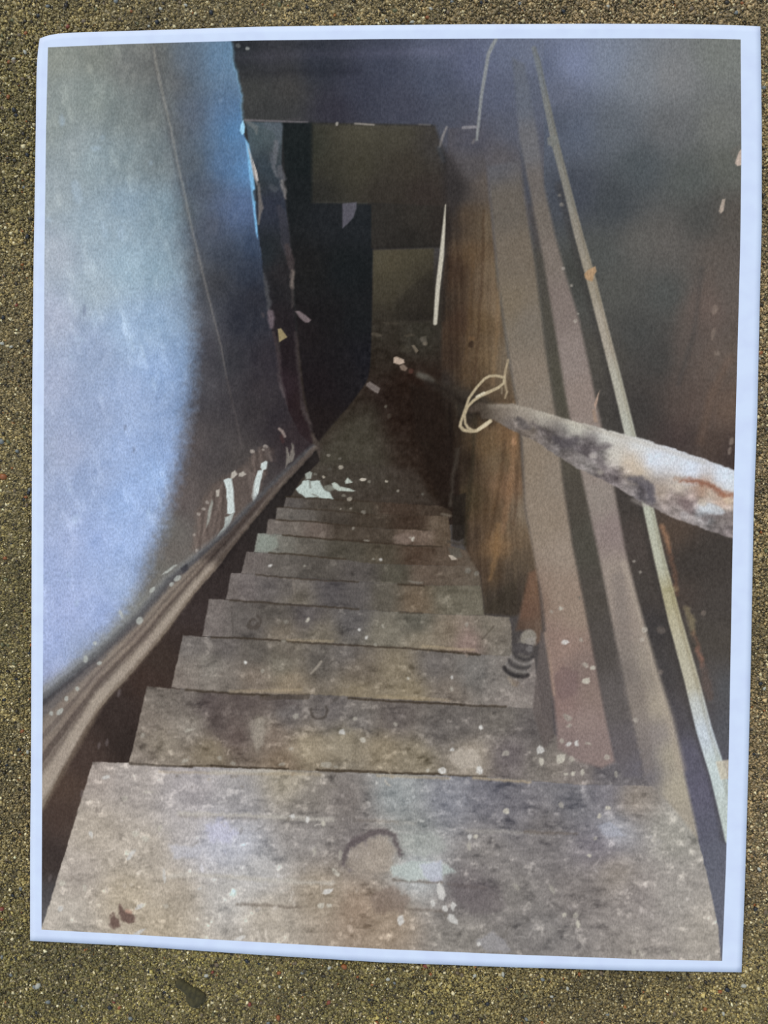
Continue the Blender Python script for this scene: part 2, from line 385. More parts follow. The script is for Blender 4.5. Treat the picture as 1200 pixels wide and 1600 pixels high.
# ---- base surfaces
p_side = part('side_wall', None, 'dark grey-brown wall at the right of the printed stairwell')
p_hall = part('hallway', None, 'dark hallway at the foot of the printed stairs')
p_left = part('plaster_wall', None, 'bluish white stained plaster wall at the left of the printed picture')
F_SIDE = field('''840 110 92 102 124; 870 150 98 106 124; 870 190 78 86 100; 900 100 118 130 158; 950 100 120 132 150; 900 200 88 98 114; 1000 120 120 128 136;
960 200 94 102 110; 1050 120 122 126 128; 1130 90 116 122 118; 1130 200 110 114 110; 1050 200 100 104 106; 1000 260 76 84 88; 900 300 68 74 84; 960 320 66 72 76;
1080 280 84 90 88; 1140 260 94 98 92; 1100 340 74 76 74; 1140 340 84 80 74; 1000 380 92 92 88; 940 400 80 84 82; 1040 380 94 92 88; 1120 400 92 86 80; 900 430 66 68 64;
960 450 82 84 80; 1040 460 78 82 80; 1000 520 70 72 70; 1110 480 98 88 82; 1140 450 94 88 82; 940 560 76 74 68; 1030 560 66 66 64; 1080 540 82 78 74; 1120 560 98 88 80;
1000 640 60 58 56; 960 650 68 66 62; 1050 620 74 68 64; 1060 680 66 58 56; 1100 640 86 76 70; 1130 640 104 88 76; 1120 700 80 68 60; 1140 710 62 54 52;
975 780 64 60 56; 990 850 74 68 64; 1000 920 70 66 62; 1020 980 62 60 60; 1030 1060 68 66 66; 1050 1120 78 76 80; 1075 1180 92 92 106; 1090 1240 94 94 110; 1100 1300 92 94 108;
1120 1330 96 100 112; 1120 1400 100 104 116; 1050 830 82 70 60; 1080 880 62 58 54; 1120 870 64 60 56; 1060 930 74 66 60; 1120 950 70 66 62; 1090 1000 74 70 64; 1130 1000 76 72 66;
1100 1080 84 76 70; 1130 1080 82 86 90; 1130 1130 84 88 94; 1110 1120 80 78 80''')
INKC[:] = F_SIDE; ID[:] = p_side
F_HALL = field('''380 80 38 42 46; 420 90 52 54 60; 400 140 62 64 62; 450 140 64 64 62; 430 172 56 58 58; 500 100 45 50 60; 520 170 50 50 60; 560 140 56 60 74; 600 100 62 68 84;
640 170 64 68 82; 680 80 84 92 112; 680 130 72 80 98; 700 170 72 78 92; 740 100 90 98 122; 780 80 100 110 132; 780 150 86 94 114; 830 80 105 115 135; 830 150 90 98 114;
740 220 78 80 92; 740 260 84 82 84; 780 250 90 88 90; 800 200 86 92 106; 820 300 84 84 88;
600 520 50 46 40; 650 530 52 50 44; 610 560 42 36 30; 640 600 40 26 20; 600 620 40 30 26; 580 650 40 34 28; 550 680 58 52 44; 540 650 44 38 32; 620 660 38 26 20; 600 700 50 42 36;
660 700 38 28 22; 540 710 66 60 54; 640 730 52 42 36; 500 720 60 54 50; 560 740 66 60 54; 680 740 38 28 22; 660 640 32 22 18; 700 700 34 26 22; 690 780 36 28 22; 480 760 62 56 50; 600 770 58 50 42; 660 770 50 40 32''')
poly('355,50 850,50 850,330 760,420 760,820 440,820 440,640', F_HALL, 2, pid=p_hall)
# header beam, soffit, dark jamb, doorway, back panel
p_beam = part('header_beam', p_hall, 'dark blue-grey beam across the top of the printed hallway')
b, m = poly_mask('362,50 850,50 840,196 700,193 560,192 470,189 382,187', 2); put(b, m, F_HALL, 1, p_beam)
stroke('368,90 450,86 560,84 700,80', 14, (20, 18, 22), 14, .5, mode='add')
stroke('380,118 470,112 560,112', 10, (0.8, .8, .82), 10, .6, mode='mul')
poly('382,190 676,195 676,330 580,320 500,330 440,660 480,700 420,560 395,300', (38, 39, 41), 5, pid=p_hall)
F_STRIP = field('''400 215 70 85 95; 420 210 75 88 98; 415 260 50 62 75; 430 245 62 70 78; 420 320 45 50 66; 410 400 36 42 48; 440 430 42 40 44; 470 420 30 30 32;
430 500 36 32 36; 450 560 34 28 32; 460 640 40 30 32; 440 600 44 34 40; 450 680 46 36 38; 425 450 34 34 38; 395 290 50 56 62''', 12)
p_jamb = part('door_jamb', p_hall, 'narrow bluish strip of wall with torn paint beside the printed doorway')
poly('384,190 442,192 440,260 448,330 455,400 460,480 465,560 475,630 490,690 480,705 440,700 440,600 420,490 402,350 395,270', F_STRIP, 4, pid=p_jamb)
F_DARK = field('460 210 26 32 34; 465 300 26 30 33; 470 250 24 30 32; 520 345 32 35 40; 560 340 31 35 40; 540 420 24 28 31; 480 420 29 29 30; 510 500 26 25 27; 560 500 26 28 31; 540 580 28 26 29; 500 600 28 23 26; 495 660 32 26 26; 570 560 26 26 32; 480 520 30 26 28', 16)
poly('441,192 488,192 488,318 585,316 583,400 581,500 580,570 572,600 540,640 498,690 488,680 476,620 466,540 461,470 455,390 448,320', F_DARK, 5, pid=p_hall)
p_soff = part('soffit', p_hall, 'olive grey panel above the printed doorway')
F_SOFF = field('490 230 50 52 46; 560 205 74 72 62; 620 205 70 68 60; 560 260 62 60 51; 640 260 58 54 48; 600 300 52 48 44; 500 300 42 42 40; 660 300 52 46 44; 680 230 60 58 58; 540 230 64 62 54; 520 260 54 53 46', 18)
poly('487,193 560,194 680,196 690,228 706,258 712,300 706,326 600,319 487,316', F_SOFF, 8, pid=p_soff)
stroke('487,196 487,316', 3, (30, 34, 34), 4, .6)
p_lint = part('back_beam', p_hall, 'dark beam over the far panel')
poly('575,318 706,322 700,386 575,388', field('600 340 47 45 43; 650 340 50 47 44; 640 372 40 38 36; 690 350 46 42 40', 14), 6, pid=p_lint)
stroke('584,388 690,384', 4, (32, 30, 29), 4, .5)
stroke('495,316 575,317', 2.5, (74, 74, 70), 3, .4)
p_door = part('doorway', p_hall, 'blue-black open doorway')
poly('493,320 580,320 580,420 579,560 572,598 540,640 500,680 490,600', F_DARK, 4, pid=p_door)
p_rag = part('hanging_scrap', p_door, 'pale triangular scrap hanging in the doorway')
poly('535,318 557,316 557,325 552,340 543,350 535,357', (84, 84, 98), 3, pid=p_rag)
p_back = part('back_panel', p_hall, 'lit olive panel at the end of the hallway')
F_BACK = field('590 400 76 72 60; 610 410 76 71 58; 650 402 72 68 56; 660 420 60 56 47; 600 460 64 60 50; 625 440 68 64 53; 640 470 52 48 42; 670 450 50 46 41; 600 495 50 46 40; 650 500 44 40 36', 12)
poly('583,391 678,388 676,500 660,506 582,500', F_BACK, 4, pid=p_back)
poly('668,425 640,450 620,470 610,500 678,500 680,420', (0.82, .82, .82), 5, .6, mode='mul')
# landing floor
p_land = part('landing_floor', None, 'dark littered floor at the foot of the printed stairs')
poly('582,500 680,504 690,560 655,580 640,620 700,790 600,784 520,781 446,776 470,745 498,700 545,640 578,590', F_HALL, 4, pid=p_land)
stroke('499,700 545,640 576,596', 3, (58, 50, 44), 4, .7)
poly('500,705 540,655 580,640 600,690 610,760 540,760 480,740', (68, 65, 57), 44, .8)
poly('600,600 650,590 700,640 690,760 660,770 650,680 610,640', (34, 24, 18), 16, .55)
p_brick = part('debris_piece', p_land, 'pale flat scrap on the landing floor')
poly('573,599 578,596 594,607 591,615 586,613 572,603', (108, 100, 100), 2, pid=p_brick)
poly('615,559 619,557 631,562 632,567 624,570 615,567', (176, 160, 150), 2.4, pid=p_brick)
poly('624,572 630,569 637,575 634,580 627,578', (120, 106, 98), 3)
poly('643,540 647,539 654,548 650,552', (110, 102, 92), 2.4, pid=p_brick)
poly('658,526 666,525 667,540 662,539 656,530', (86, 82, 76), 3); blob(664, 537, 4, 3, (104, 98, 90), 0, 3)
blob(588, 523, 8, 3, (86, 80, 72), .2, 4, .8); blob(642, 580, 4, 4, (74, 50, 44), 0, 3); blob(640, 524, 9, 2, (74, 68, 60), -.1, 3, .7)
blob(603, 635, 2.5, 2.5, (84, 80, 74), 0, 2.5); blob(608, 650, 3, 4, (62, 54, 48), 0, 3); blob(612, 505, 14, 2, (66, 60, 52), .05, 3, .6); blob(633, 545, 10, 6, (62, 58, 50), .3, 6, .6)
# far part of the handrail, in shadow
p_rail = part('handrail', None, 'thick worn round wooden handrail, pale with dark wear')
hb, hm_ = poly_mask('384,194 690,197 700,330 690,500 700,790 446,776 500,700 440,600 420,480 400,330', 30)
INKC[hb] *= 1 + hm_[..., None] * (np.array([1.0, 1.0, .95]) - 1)
poly('470,728 560,722 650,735 680,790 600,786 446,778', (66, 60, 53), 16, .6)
lb_, lm_ = poly_mask('582,500 680,504 690,560 655,580 640,620 700,790 446,776 470,745 498,700 545,640', 10)
INKC[lb_] += (lm_ * (7 * noise(13, 9, .2, 41, 3)[lb_] + 5 * noise(5, 5, 0, 42, 2)[lb_]))[..., None]
# ---- left plaster wall
WALL = '60,60 362,60 364,95 371,115 373,130 379,150 377,170 380,190 381,207 386,225 392,260 397,300 402,350 405,372 409,400 414,450 420,485 424,510 431,545 440,600 452,645 470,680 489,696 470,712 400,778 350,830 310,870 292,880 262,907 215,962 150,1024 60,1104'
F_WD = field('''85 90 140 148 140; 85 200 140 152 150; 150 90 125 132 125; 150 150 132 144 142; 200 100 115 120 118; 200 180 120 132 132; 150 240 138 156 162; 240 100 100 104 102; 240 170 108 115 115;
300 100 95 110 125; 340 100 95 125 155; 355 90 100 135 165; 300 180 86 98 114; 350 180 85 115 150; 370 200 85 132 178; 300 260 80 90 98; 350 260 80 112 150; 385 270 92 142 192; 270 200 88 94 98;
270 130 92 96 98; 380 320 80 105 145; 290 330 92 104 110; 300 420 92 97 102; 330 350 74 80 92; 350 320 85 102 130; 370 335 84 104 138; 340 440 58 60 64; 310 500 84 88 96; 320 600 77 77 82; 310 700 85 80 80;
290 780 95 88 86; 270 860 102 97 92; 240 910 108 106 102; 340 700 75 72 72; 360 560 50 51 56; 380 500 44 47 56; 385 420 46 54 68; 400 470 38 40 48; 420 560 44 41 47; 430 650 48 44 48; 400 640 57 54 55; 380 720 70 66 64;
220 950 128 130 124; 180 1005 132 136 134; 120 1065 134 138 142; 250 900 112 112 106; 258 830 104 104 100; 340 780 84 78 74; 360 620 62 60 63; 330 540 72 72 78; 410 610 52 48 52; 460 680 50 42 44; 250 260 108 118 122; 390 380 58 74 98; 320 300 78 86 98; 355 400 60 68 80''')
F_WL = field('''85 90 140 148 140; 85 200 140 152 150; 80 300 150 165 172; 80 400 163 176 190; 80 500 166 178 200; 80 600 158 172 200; 80 700 152 168 196; 80 800 150 168 202; 80 900 152 172 213; 80 1000 152 172 216; 80 1070 150 165 202;
150 90 125 132 125; 150 150 132 145 142; 150 250 140 160 168; 150 350 150 172 186; 150 450 152 172 186; 150 550 145 165 196; 150 650 142 162 196; 150 750 142 164 202; 150 850 150 175 221; 150 950 150 172 216; 130 1020 142 160 192;
200 100 115 120 118; 200 180 120 132 132; 200 250 128 145 150; 200 320 135 160 178; 200 420 150 178 196; 200 520 150 178 210; 200 620 148 172 210; 200 700 150 176 218; 200 780 150 180 227; 200 850 152 180 226; 200 920 152 176 214; 110 850 160 178 216; 110 950 158 176 218; 100 700 160 174 204;
240 100 100 104 102; 240 170 110 118 118; 245 250 115 128 132; 250 330 120 144 158; 250 420 132 160 178; 250 500 136 166 198; 250 580 138 168 210; 250 660 142 168 208; 250 740 146 178 224; 245 800 138 164 205;
285 400 118 138 152; 292 480 120 142 165; 295 560 122 150 185; 285 640 122 148 185; 270 720 128 156 200; 235 880 128 150 185; 110 150 138 150 148; 110 230 146 160 164''')
b, m = poly_mask(WALL, 2.2, 1.0); put(b, m, F_WD, 1, p_left)
wall_m = np.zeros((NY, NX)); wall_m[b] = m
lit = np.zeros((NY, NX)); lb, lm = poly_mask('40,40 255,40 262,200 276,300 292,400 303,500 304,560 297,620 288,680 276,740 260,800 244,850 222,905 194,955 154,1002 104,1052 40,1090', 44, 5); lit[lb] = lm
F_WL += 6 * np.clip((Y - 260) / 120, 0, 1)[..., None] * np.array([1, .95, .8])
INKC += (F_WL - INKC) * (lit * wall_m)[..., None]
# blotches and brushed streaks of the plaster
wn = noise(26, 60, 0.25, 1, 4); wf = noise(9, 14, 0.2, 2, 2)
INKC += (wall_m * (5 * wn + 5 * wf) * np.where(lit > .5, 1.2, 0.7))[..., None] * np.array([1, .95, .85])
wb = np.clip(noise(16, 40, -0.25, 3, 3) - 0.32, 0, 1); INKC += (wall_m * lit * wb * 30)[..., None] * np.array([1, 1, .9])
for x, y, rx, ry, an in [(96, 186, 4, 8, 0), (98, 192, 3, 6, .3), (76, 343, 5, 4, 0), (112, 558, 4, 3, 0), (107, 766, 3, 3, 0), (118, 811, 5, 7, .3), (107, 898, 3, 3, 0), (120, 942, 3, 6, .2), (160, 215, 3, 4, 0), (150, 232, 8, 4, 0),
                         (236, 255, 3, 4, 0), (345, 157, 2, 3, 0), (198, 500, 4, 14, -.3), (205, 535, 3, 18, -.25), (222, 545, 2, 18, -.25), (240, 600, 3, 12, -.2), (190, 365, 6, 12, 0), (163, 360, 5, 14, -.2), (120, 300, 8, 20, -.2), (148, 500, 5, 14, .1), (250, 785, 3, 10, -.2), (232, 800, 3, 6, 0), (125, 530, 10, 3, .3)]:
    blob(x, y, rx, ry, (178, 205, 228), an, 7, .28)
for x, y, rx, ry in [(132, 485, 3, 9), (209, 703, 2, 6), (195, 668, 3, 5), (145, 1040, 3, 4)]: blob(x, y, rx, ry, (110, 124, 150), 0, 4, .5)
# torn bright rim of the plaster
p_rim = part('torn_paint', p_left, 'bright bluish torn paint edge')
stroke('363,70 364,95 371,115 373,130 379,150 377,170 380,188', 4, (112, 156, 182), 4, .5, rough=1.5)
poly('376,196 380,188 383,198 382,208 379,212 375,205', (150, 208, 240), 2, pid=p_rim)
poly('383,216 389,225 393,245 397,280 400,310 399,330 402,350 403,374 400,365 396,330 393,300 389,270 386,240', (118, 180, 224), 3, pid=p_rim)
poly('386,225 392,240 399,262 403,280 402,290 396,275 391,250', (176, 172, 168), 3, .75)
poly('395,250 402,270 404,284 400,280', (190, 186, 180), 2)
stroke('404,288 406,310 408,325 406,335 404,350', [3, 5, 8, 4, 3], (118, 114, 110), 3, .8)
stroke('398,300 400,312', 6, (40, 38, 40), 3, .7)
stroke('384,189 400,200 401,210', [6, 8, 2], (110, 116, 116), 3, .6); stroke('383,188 440,190 480,191', [3, 3, 2], (104, 102, 106), 2, .9)
stroke('450,187 470,186', 3, (80, 78, 82), 4, .5)
blob(527, 194, 2, 3, (150, 148, 140), 0, 2); stroke('555,193 584,195', 3, (150, 146, 138), 2, .8); stroke('655,194 672,195', 2.5, (110, 108, 108), 3, .6)
blob(372, 72, 4, 3, (96, 100, 100), .7, 3, .8); blob(387, 76, 3, 3, (140, 146, 144), 0, 2.5)
for pts, wd, c, a in [('418,196 434,200 436,215 433,235', [10, 18, 10, 4], (86, 96, 106), .6), ('432,222 431,235 427,260 433,275', [8, 8, 6, 4], (104, 108, 114), .7), ('424,240 426,255', 6, (84, 90, 98), .6),
                      ('437,262 440,275 444,280', [8, 12, 6], (92, 94, 100), .7), ('441,284 444,298 446,310', [5, 7, 4], (128, 126, 124), .8), ('424,292 430,296', 9, (78, 84, 90), .6),
                      ('436,325 444,345 446,380 450,395', [10, 14, 14, 10], (60, 60, 68), .6), ('448,385 454,405 456,420', [8, 12, 8], (70, 62, 62), .7), ('457,424 456,448', [5, 7], (112, 104, 98), .9), ('456,450 457,480', [4, 3], (70, 66, 64), .7),
                      ('412,428 416,450 420,470 421,490', [3, 6, 7, 5], (76, 78, 82), .8), ('423,488 424,500 424,511', [9, 10, 6], (104, 94, 100), .9), ('411,490 412,495', 3, (80, 74, 76), .8),
                      ('428,520 436,560 437,595 443,610 448,632', [6, 7, 6, 6, 3], (70, 62, 64), .7), ('437,600 444,618', [4, 4], (96, 88, 90), .6),
                      ('462,520 466,570 470,610 474,640 487,672', [5, 6, 6, 7, 4], (62, 56, 56), .7), ('474,640 484,662', [5, 4], (84, 76, 74), .5), ('488,680 497,700 498,716', [7, 6, 3], (78, 70, 64), .8)]:
    stroke(pts, wd, c, 4, a, rough=1.5)
p_flake = part('paint_flake', p_left, 'small loose flake of paint on the printed wall edge')
poly('434,514 439,513 444,520 449,527 442,531 436,535', (146, 134, 98), 2.2, pid=p_flake)
poly('461,486 468,486 478,493 486,500 483,504 477,504 468,496', (112, 102, 104), 2.4, pid=p_flake)
stroke('434,536 436,550', 5, (60, 56, 56), 4, .6)
# crack
p_crack = part('wall_crack', p_left, 'thin pale crack running down the plaster')
CR = '240,75 246,110 255,150 268,205 278,255 290,310 303,370 315,420 330,480 345,540 354,590'
stroke(parse(CR), [4, 5, 4, 3.5, 3.5, 4, 4, 4, 3.5, 3, 2], (160, 156, 146), 2.4, .32, pid=p_crack, rough=.6)
stroke([(x - 4, y) for x, y in parse(CR)], 3, (84, 86, 88), 4, .35); stroke([(x + 5, y) for x, y in parse(CR)], 3, (70, 72, 76), 5, .3)
stroke('354,590 368,650 378,700', 3, (98, 92, 90), 3, .35)
# ---- peeling paint low on the wall
p_peel = part('peeling_paint', p_left, 'peeled white strips of paint low on the wall')
poly('306,800 330,760 360,740 410,700 425,705 400,790 350,850 312,880 300,860', (104, 92, 84), 10, .55, rough=3)
for x0, y0, x1, y1 in [(304, 835, 312, 878), (312, 800, 308, 870), (322, 800, 315, 860), (330, 770, 325, 850), (345, 760, 340, 830), (396, 706, 398, 745), (405, 700, 412, 740), (420, 700, 424, 720), (336, 800, 330, 840), (320, 820, 322, 868)]:
    stroke([(x0, y0), (x1, y1)], 4, (134, 120, 112), 3.5, .38, rough=1.5); stroke([(x0 + 5, y0), (x1 + 5, y1)], 4, (70, 60, 56), 3.5, .38, rough=1.5)
W1 = (196, 210, 208)
poly('349,750 356,747 362,748 365,765 366,785 367,800 361,804 355,802 355,785 353,765', W1, 2.2, pid=p_peel, rough=.6)
poly('352,808 361,804 366,801 361,815 352,830 343,842 336,847 335,845 343,832 350,822', (166, 176, 172), 2.4, pid=p_peel, rough=.6)
poly('403,735 411,734 407,752 404,770 400,782 396,785 393,775 396,755', W1, 2.2, pid=p_peel, rough=.6)
poly('408,724 415,720 418,722 416,733 410,735 407,730', W1, 2, pid=p_peel)
for p in ['360,747 362,738 367,735 371,741 364,748', '373,740 380,736 385,741 378,745 373,744', '337,766 343,764 342,776 338,776']:
    poly(p, (172, 168, 158), 2.2, pid=p_peel)
poly('325,798 331,780 333,785 327,815 322,825', (160, 166, 158), 3, .8)
for x, y, r in [(324, 785, 3), (318, 795, 3), (310, 803, 3), (308, 860, 3), (304, 836, 2.5), (394, 705, 4), (415, 698, 4), (411, 703, 2)]: blob(x, y, r, r * .8, (160, 154, 146), .3, 2.5, .85)
stroke('385,735 393,745 394,780', [8, 10, 3], (112, 102, 96), 4, .6); stroke('415,700 420,715 424,718', 5, (98, 90, 86), 3, .6)
stroke('436,670 441,674 445,682', [4, 5, 4], (142, 130, 124), 2.2, .9)
poly('447,698 450,700 452,712 456,700 456,692 459,695 460,710 457,720 450,725 446,732 447,715', (128, 124, 116), 3, .85, pid=p_peel, rough=1)
stroke('440,682 442,690', 5, (74, 46, 44), 4, .5)
# ---- dark stringer, skirting
p_stair = part('staircase', None, 'worn dusty wooden staircase going down between two walls')
F_STR = field('''290 1000 56 47 43; 330 900 52 45 43; 230 1060 62 50 44; 180 1110 55 46 42; 200 1160 50 42 38; 130 1180 70 58 52; 100 1280 72 59 52; 90 1340 60 52 49; 80 1400 74 72 73;
100 1230 78 64 55; 350 870 48 42 40; 410 800 44 40 38; 450 740 38 34 32; 250 1030 60 50 44; 300 960 58 50 48; 70 1430 92 92 94; 120 1300 74 64 58; 75 1350 62 54 50''', 14)
poly('40,1310 66,1262 95,1205 130,1140 160,1100 210,1045 260,985 300,930 340,885 380,830 440,755 492,698 500,720 470,750 440,800 400,870 360,940 320,1000 280,1080 215,1200 150,1200 66,1460 40,1470', F_STR, 3, pid=p_stair)
p_skirt = part('skirting_board', None, 'moulded brown-grey skirting board running down beside the stairs')
F_SK = field('''90 1130 120 113 105; 80 1180 128 118 108; 75 1230 152 144 132; 110 1120 120 110 101; 150 1060 116 108 103; 120 1150 150 141 128; 200 1020 138 128 116; 180 1040 134 126 116; 160 1090 146 138 124; 250 960 130 122 110;
280 920 120 112 102; 320 870 110 101 91; 360 830 90 81 75; 400 780 76 69 65; 440 735 64 58 56; 480 700 54 48 47; 215 1000 118 108 100; 240 935 112 104 96''', 14)
poly('40,1118 66,1098 150,1026 215,964 262,909 292,884 312,872 352,832 402,780 470,714 489,697 494,702 460,740 440,758 400,808 380,832 340,887 300,932 260,987 210,1047 160,1102 130,1142 95,1207 66,1264 40,1310', F_SK, 3, pid=p_skirt, rough=.6)
def along(f0, f1, col, wd, a, blur=3):
    up = parse('60,1104 150,1026 215,964 262,909 292,884 352,832 402,780 470,714 489,697'); lo = parse('60,1276 160,1102 210,1047 260,987 300,932 380,832 440,758 470,726 493,700')
    st = [(u[0] + (l[0] - u[0]) * (f0 + (f1 - f0) * i / 8), u[1] + (l[1] - u[1]) * (f0 + (f1 - f0) * i / 8)) for i, (u, l) in enumerate(zip(up, lo))]
    stroke(st, [wd * k for k in (1.5, 1.2, 1, .9, .8, .6, .5, .35, .3)], col, blur, a, rough=1)
along(-.02, 0.02, (58, 58, 62), 11, .8, 5); along(.08, .10, (86, 86, 90), 10, .5, 6)
along(.32, .30, (98, 88, 82), 5, .5); along(.24, .2, (142, 132, 120), 6, .4); along(.52, .5, (86, 76, 70), 7, .75); along(.42, .42, (134, 122, 110), 6, .5); along(.62, .62, (104, 94, 86), 4, .5); along(.80, .8, (166, 156, 142), 13, .75, 6); along(.97, .97, (112, 100, 86), 6, .6, 5)
along(-.1, -.08, (128, 132, 132), 12, .55, 8)
poly('315,872 352,832 402,780 470,714 489,697 494,702 460,740 440,758 400,808 380,832 345,884', (.58, .56, .57), 22, .9, mode='mul')
for x, y, rx, ry, an in [(189, 960, 2.5, 7, -.3), (218, 970, 5, 6, .3), (155, 1036, 4, 3, 0), (238, 922, 6, 3, -.8), (277, 904, 6, 4, -.6), (268, 913, 4, 3, -.8), (265, 890, 14, 2, -.6), (104, 1092, 3, 4, .4), (94, 1112, 4, 7, .8), (121, 1076, 3, 4, 0), (80, 1115, 3, 4, 0), (148, 1005, 3, 3, 0), (134, 1030, 4, 6, 0)]:
    blob(x, y, rx, ry, (178, 186, 180), an, 2.6, .75)
poly('282,888 293,880 294,890 285,896', (58, 58, 64), 4, .8)
for x, y in [(155, 1165), (167, 1160), (186, 1083), (128, 1240), (78, 1372), (122, 1290), (110, 1320)]: blob(x, y, 2.5, 6, (112, 104, 104), .2, 4, .55)
# ---- treads (each printed tread is a piece of its own)
TREADS = [
 ('447,777 520,781 600,785 690,791 706,800 702,812 640,806 560,801 500,798 443,794', '455 785 88 84 80; 500 790 74 68 60; 560 795 68 62 52; 620 796 64 52 42; 690 802 62 52 42'),
 ('433,793 500,798 560,801 640,806 700,806 704,832 690,830 600,827 540,821 480,815 431,812', '440 802 102 98 92; 470 806 98 94 88; 520 810 70 64 56; 580 815 66 58 48; 640 817 60 48 38; 690 815 92 80 66'),
 ('419,811 480,815 540,821 600,827 704,829 704,855 690,854 600,850 507,842 442,836 415,834', '425 822 108 102 96; 460 828 110 104 96; 490 832 102 92 84; 540 835 74 66 56; 600 840 70 62 52; 640 842 102 88 76; 665 835 108 94 82; 690 842 84 72 58'),
 ('402,833 442,836 507,842 600,850 645,853 704,853 728,860 748,886 680,884 580,881 500,872 410,864 397,862', '420 850 120 124 116; 410 845 126 132 124; 440 850 112 110 102; 480 855 92 88 80; 540 862 78 74 64; 600 867 76 70 58; 650 867 78 64 52; 700 872 86 74 62; 735 878 90 80 68'),
 ('385,862 410,864 470,868 540,875 580,881 680,884 748,885 752,916 680,915 600,912 500,904 420,899 377,896', '400 880 104 98 94; 440 885 98 94 88; 500 890 84 80 74; 560 895 86 82 78; 620 897 80 77 66; 660 897 96 84 72; 720 897 98 88 76; 745 905 100 92 80'),
 ('361,895 420,899 490,905 560,910 600,912 680,915 752,915 757,962 700,961 645,957 595,955 507,947 420,941 353,937', '380 915 110 104 102; 365 925 108 102 98; 420 915 97 93 91; 450 925 99 95 91; 460 938 116 110 98; 520 922 86 83 83; 560 930 89 86 84; 600 935 90 86 76; 650 942 106 93 76; 700 932 102 98 84; 740 942 108 104 90'),
 ('327,936 360,938 420,941 507,947 595,955 645,957 700,961 757,962 796,965 800,990 800,1027 745,1022 700,1019 600,1011 500,1004 400,998 316,994', '340 960 114 108 104; 325 985 116 110 106; 370 962 97 93 89; 390 980 93 89 85; 430 960 91 87 81; 440 990 113 105 92; 480 960 91 87 86; 500 992 113 107 94; 550 968 93 91 90; 600 992 117 113 100; 650 972 97 95 85; 700 992 124 114 98; 660 1007 130 122 105; 730 1002 136 118 110; 760 980 120 114 102; 780 1010 116 110 100; 792 1024 106 102 94'),
 ('286,993 330,996 400,999 500,1004 600,1011 700,1019 745,1022 800,1026 835,1028 845,1108 740,1102 700,1098 600,1092 500,1086 370,1084 300,1079 268,1074', '300 1008 112 108 104; 300 1050 122 116 108; 280 1065 124 116 108; 350 1010 98 94 91; 350 1060 118 112 104; 330 1040 130 126 118; 400 1020 91 87 81; 400 1060 120 110 98; 450 1020 104 98 88; 450 1065 140 128 108; 440 1040 116 112 100; 500 1030 97 93 87; 540 1020 104 100 96; 560 1050 112 104 92; 560 1080 132 122 101; 620 1050 128 119 100; 640 1085 134 124 102; 680 1040 105 101 97; 700 1085 124 116 106; 740 1050 112 110 106; 790 1060 126 122 116; 800 1090 132 126 120; 825 1060 118 112 108'),
 ('230,1072 300,1079 370,1084 500,1086 600,1092 700,1098 740,1102 845,1108 868,1150 900,1180 960,1185 1010,1210 1040,1228 900,1226 830,1220 760,1214 640,1210 500,1205 380,1200 290,1198 202,1192', '260 1092 114 108 100; 300 1086 110 104 98; 232 1130 130 122 112; 250 1160 140 132 118; 300 1130 136 130 120; 215 1182 130 122 112; 322 1100 91 83 81; 340 1130 89 81 77; 380 1100 91 83 79; 370 1150 101 89 82; 330 1172 130 120 101; 402 1140 144 138 126; 425 1150 120 108 96; 450 1112 99 95 93; 480 1172 144 134 113; 440 1190 126 112 94; 520 1112 103 99 97; 560 1132 112 108 104; 540 1152 136 130 113; 600 1172 136 126 105; 620 1122 103 97 93; 680 1142 104 100 96; 650 1182 134 126 107; 720 1132 101 97 93; 735 1182 154 146 132; 780 1122 106 102 96; 800 1182 110 104 104; 830 1142 97 93 91; 842 1192 112 108 102; 870 1192 128 122 114; 900 1204 120 114 110; 950 1204 102 100 103'),
 ('145,1190 202,1192 290,1198 380,1200 500,1205 640,1210 760,1214 830,1220 900,1226 1040,1228 1062,1225 1085,1290 1098,1340 1112,1400 1122,1450 1128,1520 40,1500 66,1445 75,1420', '''100 1430 170 162 150; 150 1300 164 153 138; 150 1205 150 138 130; 200 1215 150 142 138; 200 1400 166 152 128; 250 1440 170 156 132; 300 1300 166 161 160; 330 1312 180 185 202; 300 1240 148 143 147; 370 1250 138 136 139; 370 1322 160 166 182; 360 1400 172 170 166; 420 1430 168 158 142; 450 1222 157 147 126; 480 1252 116 109 102; 480 1300 134 129 127; 560 1312 113 106 106; 540 1250 116 108 104; 590 1332 152 140 126; 640 1300 137 142 140; 650 1360 176 184 187; 560 1420 145 122 100; 500 1400 150 135 114; 600 1442 150 130 107; 620 1245 142 150 152; 700 1250 125 128 139; 760 1240 106 106 117; 800 1260 108 106 114; 760 1330 130 125 122; 800 1400 125 120 116; 735 1385 102 95 97; 850 1300 115 110 110; 900 1250 104 104 112; 950 1240 109 107 118; 985 1250 142 130 116; 960 1298 156 161 172; 940 1322 107 101 112; 960 1360 142 132 121; 900 1400 124 117 114; 850 1450 119 115 113; 1000 1400 142 134 130; 1050 1300 152 150 140; 1050 1400 152 147 140; 1100 1450 158 151 140; 1000 1480 146 139 132; 720 1470 130 125 118; 400 1360 172 172 172; 120 1360 162 152 142; 230 1330 164 154 140; 270 1400 162 150 132'''),
]
sn1, sn2, sn3, sn4 = noise(28, 16, 0.02, 5, 4), noise(8, 6, 0, 6, 2), noise(14, 12, 0, 7, 3), noise(40, 9, 0.03, 8, 3)
sn5 = noise(17, 11, 0.15, 9, 3); stair_m = np.zeros((NY, NX)); tread_ids = []
